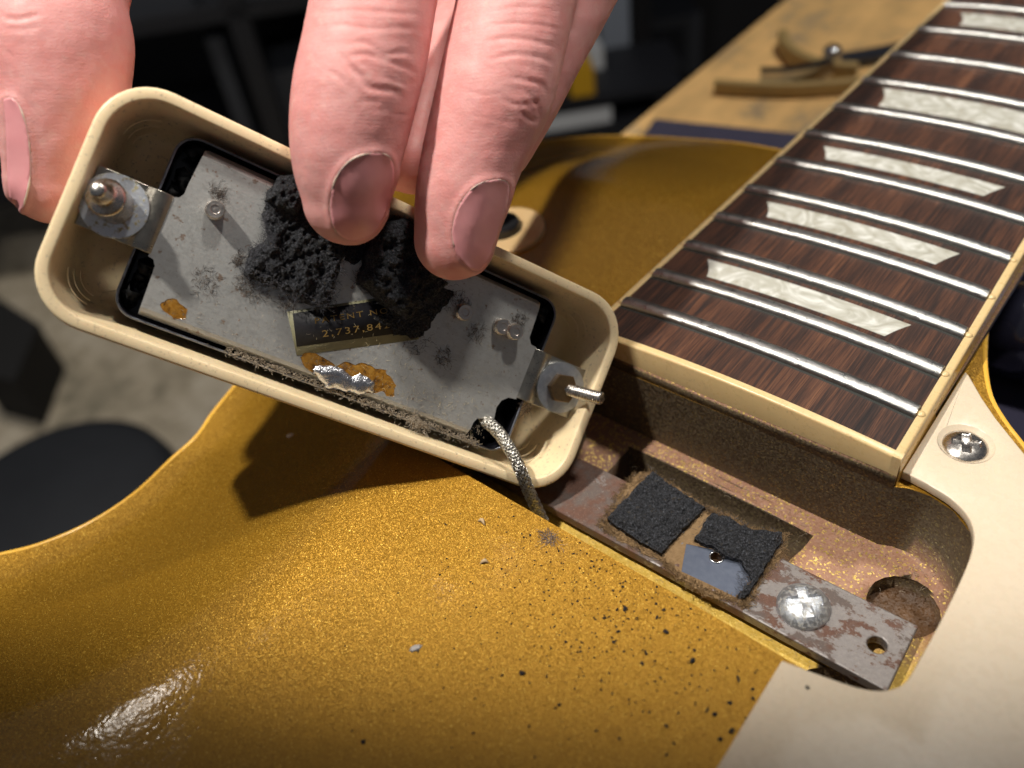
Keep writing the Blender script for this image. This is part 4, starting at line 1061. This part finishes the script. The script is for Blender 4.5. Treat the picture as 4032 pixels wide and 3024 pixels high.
# ================================================================== CRUMBS ON THE GUITAR TOP
def crumb_mesh(seed):
    rnd = random.Random(seed); bm = bmesh.new(); bmesh.ops.create_icosphere(bm, subdivisions=1, radius=1)
    V = [(v.co.x*rnd.uniform(.6, 1.3), v.co.y*rnd.uniform(.5, 1.1), v.co.z*rnd.uniform(.4, .8)) for v in bm.verts]; Fs = [tuple(q.index for q in f.verts) for f in bm.faces]; bm.free()
    return mesh('foam_crumb', V, Fs, smooth=False)
CM = [crumb_mesh(i) for i in range(6)]
CRUMB = simple('crumb_black', (.014, .013, .016), .8, bs=3, bd=.3)
for c in CM: c.materials.append(CRUMB)
q2 = lambda a, b: (737.3+a/3, 1106+b/3)
cr = [(2105, 780, 20), (1950, 985, 20), (1170, 1048, 20), (1455, 845, 14), (1838, 632, 17), (1785, 635, 11), (2040, 597, 13), (2090, 637, 15), (2045, 685, 16), (1705, 690, 13), (1795, 777, 14), (1975, 920, 12), (1765, 846, 11),
      (1735, 1047, 12), (1685, 1093, 10), (1755, 1180, 11), (1330, 1070, 12), (1040, 1060, 10), (1220, 1108, 8), (1625, 783, 9), (1760, 510, 12), (1825, 486, 10), (1505, 272, 9), (1408, 255, 10), (1330, 262, 8), (1225, 152, 11),
      (1180, 235, 7), (1105, 295, 6), (1255, 315, 6), (1280, 165, 6), (1170, 143, 6), (1118, 30, 8), (1080, 130, 5), (1635, 355, 8), (1600, 405, 6), (1415, 1250, 12), (2105, 1388, 14), (1995, 1300, 10), (2155, 1502, 14), (2105, 1577, 10),
      (1650, 1420, 9), (855, 1433, 11), (143, 1493, 17), (338, 1285, 6), (70, 1420, 8), (1068, 712, 5), (983, 365, 6), (922, 322, 10), (672, 78, 6), (148, 188, 6), (2112, 1017, 7), (2068, 1075, 9), (1545, 1015, 6), (1490, 920, 7),
      (1550, 905, 8), (1600, 905, 6), (1355, 878, 7), (1525, 830, 6), (1380, 745, 9), (1745, 705, 7), (1530, 580, 9), (1500, 680, 7), (1445, 632, 5), (1830, 905, 9), (2185, 1305, 10), (1880, 1315, 8), (1800, 1470, 10), (1255, 1590, 9)]
cr = [(*q2(a, b), s/3) for a, b, s in cr]
q3 = lambda a, b: (1474.7+a/3, 1106+b/3)
cr += [(*q3(a, b), s/3) for a, b, s in ((75, 898, 17), (65, 965, 20), (360, 1085, 18), (450, 1150, 17), (455, 1212, 17), (305, 1240, 17), (158, 1288, 18), (207, 1315, 18), (318, 1420, 18), (245, 1472, 20), (60, 1060, 9), (15, 1145, 10), (183, 1145, 6), (52, 628, 12))]
for i, (px, py, r) in enumerate(cr):
    z = ZB
    for _ in range(4):
        p = at(px, py, z); z = float(body_z(p[0], p[1])[0])
    if p[1] > -45.3 and p[0] > -43: continue
    d = (RC@p+tv)[2]; rad = r*PX*d*1.2
    sz_ = 'large' if r > 5 else ('small' if r > 3 else 'tiny')
    zone = ('near the cavity edge' if py < 1240 and px > 1050 else 'beside the slanted pickguard edge' if px > 1440 and py > 1400 else 'in the shaded bottom strip' if py > 1530 else 'on the bare gold left of the scatter' if px < 1080 else
            'in the middle of the scatter' if px < 1330 else 'in the right part of the scatter below the cavity')
    o = obj('foam_crumb', CM[i % 6], None, None, label=sz_+' black foam crumb lying '+zone, cat='crumb', group='black foam crumbs on the gold top')
    o.location = (p[0]*MM, p[1]*MM, (z+rad*.35)*MM); o.scale = (rad*random.uniform(.6, 1.35), rad*random.uniform(.6, 1.1), rad*random.uniform(.6, 1.1)); o.rotation_euler = (random.uniform(-.4, .4), random.uniform(-.4, .4), random.uniform(0, 6))
for px, py, r in ((*q3(808, 1140), 7), (*q2(1000, 0), 0)):
    if r:
        p = at(px, py, -4.1); d = (RC@p+tv)[2]; rad = r*PX*d*.8
        o = obj('foam_crumb', CM[2], None, None, label='lone dark crumb on the pale pickguard', cat='crumb'); o.location = (p[0]*MM, p[1]*MM, (-4.1+rad*.3)*MM); o.scale = (rad,)*3
# fine dust and the tiniest crumbs
rnd = random.Random(3); parts = []
for i in range(650):
    px, py = rnd.gauss(1330, 190), rnd.gauss(1290, 120)
    if not (600 < px < 1700 and 1040 < py < 1640): continue
    p = at(px, py, ZB); z = float(body_z(p[0], p[1])[0])
    if p[1] > -45.4 or p[0] > 28: continue
    r = rnd.uniform(.08, .27)
    parts.append(moved(([(r, 0, 0), (-.5*r, .8*r, 0), (-.5*r, -.8*r, 0), (0, 0, r)], [(0, 1, 3), (1, 2, 3), (2, 0, 3)]), (p[0], p[1], z+.03), rnd.uniform(0, 6)))
o = obj('foam_dust', mesh('foam_dust', *join(parts), smooth=False), CRUMB, None, label='fine black foam dust sprinkled over the gold top', cat='dust', kind='stuff')
SHAV = simple('wood_shaving', (.48, .34, .19), .7)
for px, py, lab, an in ((1042, 1130, 'pale curled wood shaving on the gold top nearest the cable', .2), (1048, 1216, 'wood splinter lying against a dark crumb on gold', .9)):
    p = at(px, py, ZB); q = [(p[0]+1.6*(t-.5)*math.cos(an), p[1]+1.6*(t-.5)*math.sin(an)+.3*math.sin(t*5), ZB+.15+.25*math.sin(t*3)) for t in np.linspace(0, 1, 6)]
    obj('wood_shaving', mesh('wood_shaving', *tube(q, [.05, .3, .35, .25, .12, .04], 6)), SHAV, None, label=lab, cat='wood shaving')
WH = simple('white_lint', (.46, .42, .39), .8)
p = at(899, 1404, -6.4); z = float(body_z(p[0], p[1])[0])
obj('lint_fleck', mesh('lint_fleck', *blob(p[0], p[1], z+.1, .8, .45, .2, 3, .4, .8, 3, 1.)), WH, None, label='white lint fleck on the gold top left of the crumbs', cat='lint')
p = at(627, 941, -8); 
for _ in range(4):
    z = float(body_z(p[0], p[1])[0]); p = at(627, 941, z)
obj('paint_blister', mesh('paint_blister', *blob(p[0], p[1], z+.0, .8, .5, .35, 3, .1, .5, 3, .9)), simple('wet_drop', (.75, .62, .45), .08, .0, coat=1.), None, label='tiny shiny droplet on the shaded gold below the pickup', cat='droplet')
p = at(1185, 1163, ZB)
obj('lint_ball', mesh('lint_ball', *fibres(90, lambda rnd: (p[0]+rnd.gauss(0, .8), p[1]+rnd.gauss(0, .6), ZB+.1), 1.4, .035, .3, seed=8)), simple('grey_lint', (.18, .14, .13), .9), None, label='grey lint tuft on the gold top by the cavity edge', cat='lint')

# ================================================================== BENCH, FLOOR AND BACKGROUND
def zcam(px, py, z): return at(px, py, z)
BT_ = -62.
a = at(1693, 0, BT_); b = at(1345, 285, BT_); dv = (a-b)[:2]; dv /= np.linalg.norm(dv); nvv = np.array([dv[1], -dv[0]])       # to the right of the edge
A0 = a[:2]+dv*900; B0 = b[:2]-dv*700
bench_poly = [tuple(B0), tuple(B0+nvv*900), tuple(A0+nvv*900), tuple(A0)]
Apoly = sum(bench_poly[i][0]*bench_poly[(i+1) % 4][1]-bench_poly[(i+1) % 4][0]*bench_poly[i][1] for i in range(4))
if Apoly < 0: bench_poly = bench_poly[::-1]
def mat_ply():
    m = N('worn_plywood')
    n1 = m.noise(.02, 6, .65); n2 = m.noise(.09, 6, .7, co=m.map(scale=(1, .3, 1), rot=(0, 0, .5)))
    col = m.ramp(m.math('ADD', m.math('MULTIPLY', n1, .5), m.math('MULTIPLY', n2, .5)), [(.36, (.34, .26, .16)), (.46, (.64, .40, .16)), (.6, (.88, .54, .21)), (.7, (.72, .47, .21))])
    st_ = m.ramp(m.noise(.045, 5, .7), [(.57, 0.), (.66, .6)]); col = m.mix(st_, col, (.20, .18, .14))
    m.set(col=col, rough=.6, nrm=m.bump(n2, .3, .5)); return m.m
wb = wpar(empty('workbench', (float(b[0])+300, float(b[1]), -900), 'plywood workbench top under and behind the guitar', 'workbench'))
pt_ = wobj('bench_top', mesh('bench_top', *slab(bench_poly, BT_-28, BT_, 1.5), smooth=False), mat_ply(), wb)
for q in bench_poly:
    c = np.array(bench_poly).mean(0); p = np.array(q)+(c-np.array(q))*.08
    wobj('leg', mesh('leg', *box(p[0]-35, p[0]+35, p[1]-35, p[1]+35, -900, BT_-28), smooth=False), simple('bench_leg_wood', (.3, .2, .1), .7), wb)
NAVY = simple('navy_padded_mat', (.020, .018, .045), .85, bs=.5, bd=.4, col2=(.045, .04, .09), cs=.3, sheen=.3)
m0 = at(1415, 262, BT_+3); m1 = at(1700, 292, BT_+3); u = (m1-m0)[:2]; u /= np.linalg.norm(u)
dm = np.array([u[1], -u[0]])
mp = [tuple(m0[:2]), tuple(m0[:2]+u*420), tuple(m0[:2]+u*420+dm*480), tuple(m0[:2]+dm*480-u*0)]
Ap = sum(mp[i][0]*mp[(i+1) % 4][1]-mp[(i+1) % 4][0]*mp[i][1] for i in range(4))
if Ap < 0: mp = mp[::-1]
obj('bench_mat', mesh('bench_mat', *plate(mp, [], BT_, BT_+4, 12)), NAVY, None, label='dark navy padded mat under the guitar on the bench', cat='mat')
# pliers-like clamp lying on the bench
TAN = simple('tan_brown_handle', (.30, .20, .07), .5, bs=.3, bd=.05, col2=(.38, .27, .11), cs=.1)
cz = BT_+1
pc = at(1740, 150, cz)
cl = wpar(empty('clamp', (float(pc[0]), float(pc[1]), cz), 'tan handled spring clamp lying on the plywood bench', 'clamp'))
def flat_bar(pts, wd, z0, z1):
    P = spline([(*at(x, y, z0)[:2], 0) for x, y in pts], 24)[:, :2]; T = np.gradient(P, axis=0); T /= np.linalg.norm(T, axis=1)[:, None]; Nn = np.stack([-T[:, 1], T[:, 0]], 1)
    rings_ = [[(*(p-n*w_/2), z0), (*(p+n*w_/2), z0), (*(p+n*w_/2), z1), (*(p-n*w_/2), z1)] for p, n, w_ in zip(P, Nn, np.broadcast_to(wd, (24,)))]
    return loft(rings_)
bevel(wobj('handle', fixn(mesh('handle', *flat_bar([(1542, 200), (1640, 206), (1740, 206), (1850, 196), (1920, 180)], 3.4, cz, cz+5.5), smooth=False)), TAN, cl, label='straight tan handle'), 1.)
bevel(wobj('handle', fixn(mesh('handle', *flat_bar([(1688, 96), (1696, 122), (1730, 150), (1790, 168), (1850, 172)], 4.2, cz, cz+7), smooth=False)), TAN, cl, label='curved tan handle'), 1.)
wobj('jaw', fixn(mesh('jaw', *flat_bar([(1800, 140), (1850, 134), (1935, 118), (2010, 100)], 9, cz, cz+3), smooth=False)), simple('black_jaw', (.02, .022, .03), .4), cl)
wobj('spring', fixn(mesh('spring', *flat_bar([(1640, 182), (1700, 180), (1750, 172), (1790, 160)], 5, cz+3, cz+9), smooth=False)), STEEL, cl)
pv = at(1792, 158, cz)
wobj('pivot', mesh('pivot', *lathe([(3.6, cz), (3.6, cz+10), (2.8, cz+11), (.1, cz+11.2)], 16, pv[0], pv[1])), STEEL, cl)
# blue and black tool at the right edge, on the mat
t0 = at(2150, 705, BT_+16); t1 = at(2300, 735, BT_+16)
tl = wpar(empty('screwdriver', (float(t0[0]), float(t0[1]), BT_+5), 'dark screwdriver with blue band lying on the navy mat at right', 'screwdriver'))
tdir = (t1-t0)/np.linalg.norm(t1-t0)
P = [t0+tdir*s for s in (-3, 0, 10, 20, 22)]
wobj('handle', mesh('handle', *tube([t0+tdir*s for s in (-4, -3, 4, 9, 9.5)], [3, 11, 12, 12, 10], 24)), simple('gloss_black_grip', (.02, .02, .035), .12, coat=1.), tl)
wobj('band', mesh('band', *tube([t0+tdir*s for s in (9.2, 9.6, 30, 31)], [10, 12.2, 12.2, 10], 24)), simple('blue_grip', (.01, .10, .35), .35), tl)
wobj('grip', mesh('grip', *tube([t0+tdir*s for s in (31, 32, 80, 88)], [10, 12, 11, 5], 24)), simple('black_grip', (.015, .015, .02), .4), tl)
# floor
FLZ = -900
m = N('stained_concrete')
n1 = m.noise(.006, 6, .6); n2 = m.noise(.03, 5, .65)
col = m.ramp(m.math('ADD', m.math('MULTIPLY', n1, .55), m.math('MULTIPLY', n2, .45)), [(.38, (.20, .18, .13)), (.5, (.42, .36, .27)), (.62, (.58, .52, .42)), (.7, (.50, .54, .55))])
m.set(col=col, rough=.7)
obj('floor', mesh('floor', *sheet([(-3500, -2500), (2500, -2500), (2500, 3500), (-3500, 3500)], [], 0, zf=lambda x, y: FLZ+0*x)), m.m, None, label='stained concrete workshop floor', kind='structure')
# round black stool
SZ = -430
c = at(105, 1085, SZ); e = at(372, 1045, SZ); SRd = float(np.hypot(*(e-c)[:2])); 
stl = wpar(empty('stool', (float(c[0]), float(c[1]), FLZ), 'round black padded stool beside the bench at left', 'stool'))
SEAT = simple('black_vinyl', (.012, .013, .016), .6, bs=.02, bd=1., col2=(.03, .033, .04), cs=.01)
CASEM = simple('black_case', (.004, .004, .005), .8)
wobj('seat', mesh('seat', *lathe([(SRd*.9, SZ-60), (SRd*.99, SZ-50), (SRd, SZ-20), (SRd*.96, SZ-5), (SRd*.85, SZ), (.1, SZ+2)], 48, c[0], c[1])), SEAT, stl)
wobj('post', mesh('post', *lathe([(30, FLZ+40), (30, SZ-60)], 20, c[0], c[1])), SEAT, stl)
for k_ in range(5):
    an = k_*2*PI/5; wobj('leg', mesh('leg', *tube([(c[0], c[1], FLZ+60), (c[0]+math.cos(an)*220, c[1]+math.sin(an)*220, FLZ+20)], [22, 14], 10)), SEAT, stl)
# black case standing at far left
cs = [(-60, 610), (82, 700), (30, 822), (-60, 800)]
P = [tuple(at(x, y, -790)[:2]) for x, y in cs]
Ac = sum(P[i][0]*P[(i+1) % 4][1]-P[(i+1) % 4][0]*P[i][1] for i in range(4))
if Ac < 0: P = P[::-1]
cse = wpar(empty('tool_case', (P[0][0], P[0][1], FLZ), 'black tool case standing on the floor at the left edge', 'case'))
wobj('box', mesh('box', *slab(P, FLZ, -805), smooth=False), CASEM, cse); wobj('lid', mesh('lid', *slab([tuple(np.array(P).mean(0)+(np.array(p)-np.array(P).mean(0))*1.03) for p in P], -805, -788, 4), smooth=False), CASEM, cse)
# dark shelving beyond the bench
DARK = simple('dark_painted_metal', (.006, .006, .009), .5, col2=(.010, .011, .015), cs=.01)
DARKB = simple('dark_blue_grey', (.025, .028, .036), .5); GREYB = simple('mid_blue_grey', (.07, .078, .09), .5)
GREY = simple('grey_paint', (.16, .18, .22), .6); YEL = simple('yellow_plastic', (.42, .23, .01), .45); WHT = simple('off_white_box', (.42, .43, .45), .6)
fw = -RC[2]; 
def wall_pt(px, py, dist):       # point at the given depth, for far things standing on the floor
    return atd(px, py, dist)
ctr = atd(450, 100, 1350)
d2 = np.array([RC[2][0], RC[2][1]]); d2 /= np.linalg.norm(d2); r2_ = np.array([d2[1], -d2[0]])
sh = wpar(empty('shelving', (float(ctr[0]), float(ctr[1]), FLZ), 'dark metal shelving unit in the unlit background', 'shelving'))
def obox(cxy, w_, dpt, z0, z1): 
    c_ = np.array(cxy); P = [c_-r2_*w_/2, c_+r2_*w_/2, c_+r2_*w_/2+d2*dpt, c_-r2_*w_/2+d2*dpt]
    A_ = sum(P[i][0]*P[(i+1) % 4][1]-P[(i+1) % 4][0]*P[i][1] for i in range(4))
    return slab([tuple(p) for p in (P if A_ > 0 else P[::-1])], z0, z1)
base = ctr[:2]+d2*250
wobj('back_panel', mesh('back_panel', *obox(base+d2*400, 3600, 20, FLZ, 1200), smooth=False), DARK, sh)
for z in (-700, -420, -140, 140, 420): wobj('shelf', mesh('shelf', *obox(base, 1500, 380, z, z+25), smooth=False), DARK, sh)
for s in (-750, 0, 750): wobj('post', mesh('post', *obox(base+r2_*s, 40, 40, FLZ, 900), smooth=False), DARK, sh)
for k_, (px, py, w_, hg, cc) in enumerate(((300, 40, 260, 60, 0), (520, 30, 200, 45, 1), (440, 200, 30, 110, 0), (560, 150, 120, 70, 0), (1420, 60, 200, 50, 0), (1500, 150, 160, 60, 0))):
    p = atd(px, py, 1500); z0_ = [z for z in (-700, -420, -140, 140, 420) if z+25 <= p[2]+1] or [-900]
    obj('shelf_box', mesh('shelf_box', *obox(base+r2_*((p[:2]-base)@r2_)+d2*30, w_, 200, z0_[-1]+25, z0_[-1]+25+hg*2), smooth=False), (DARKB, GREYB)[cc], None,
        label=['long dark box on the far shelf between thumb and fingers', 'greyish case beside the long dark box on the shelf', 'narrow dark upright on the shelf above the pickup', 'dark box right of the narrow dark upright', 'dark box on the shelf left of the workbench corner', 'dark box just beyond the workbench edge'][k_], cat='box')
gp = atd(1330, 120, 1150)
pst = obj('wall_post', mesh('wall_post', *obox(gp[:2], 40, 60, FLZ, 300), smooth=False), GREY, None, label='grey upright post behind the hand beyond the bench', cat='post')
for (px, py, dist, wd, hg, mt, lab, cat_, nm) in ((1258, 178, 1000, 28, 17, YEL, 'yellow container seen blurred beside the hand', 'container', 'container'), (1225, 262, 1040, 110, 10, WHT, 'pale box edge below the yellow container', 'box', 'box'),
                                                  (1270, 138, 1060, 40, 16, WHT, 'grey white box above the yellow container', 'box', 'box'), (1190, 300, 1100, 110, 60, GREY, 'grey box low behind the knuckle', 'box', 'box')):
    p = atd(px, py, dist)
    o = obj(nm, mesh(nm, *obox(p[:2], wd, 60, p[2]-hg, p[2]+hg), smooth=False), mt, None, label=lab, cat=cat_)
    # a bracket shelf under each so that it stands on something
st2 = wpar(empty('wall_shelf', (float(gp[0]), float(gp[1]), FLZ), 'narrow dark rack carrying the boxes beyond the bench', 'rack'))
for (px, py, dist, hg) in ((1258, 178, 1000, 17), (1225, 262, 1040, 10), (1270, 138, 1060, 16), (1190, 300, 1100, 60)):
    p = atd(px, py, dist); wobj('shelf', mesh('shelf', *obox(p[:2], 240, 80, p[2]-hg-12, p[2]-hg-2), smooth=False), DARK, st2)
p = atd(1250, 200, 1120); wobj('post', mesh('post', *obox(p[:2], 40, 20, FLZ, 0), smooth=False), DARK, st2)
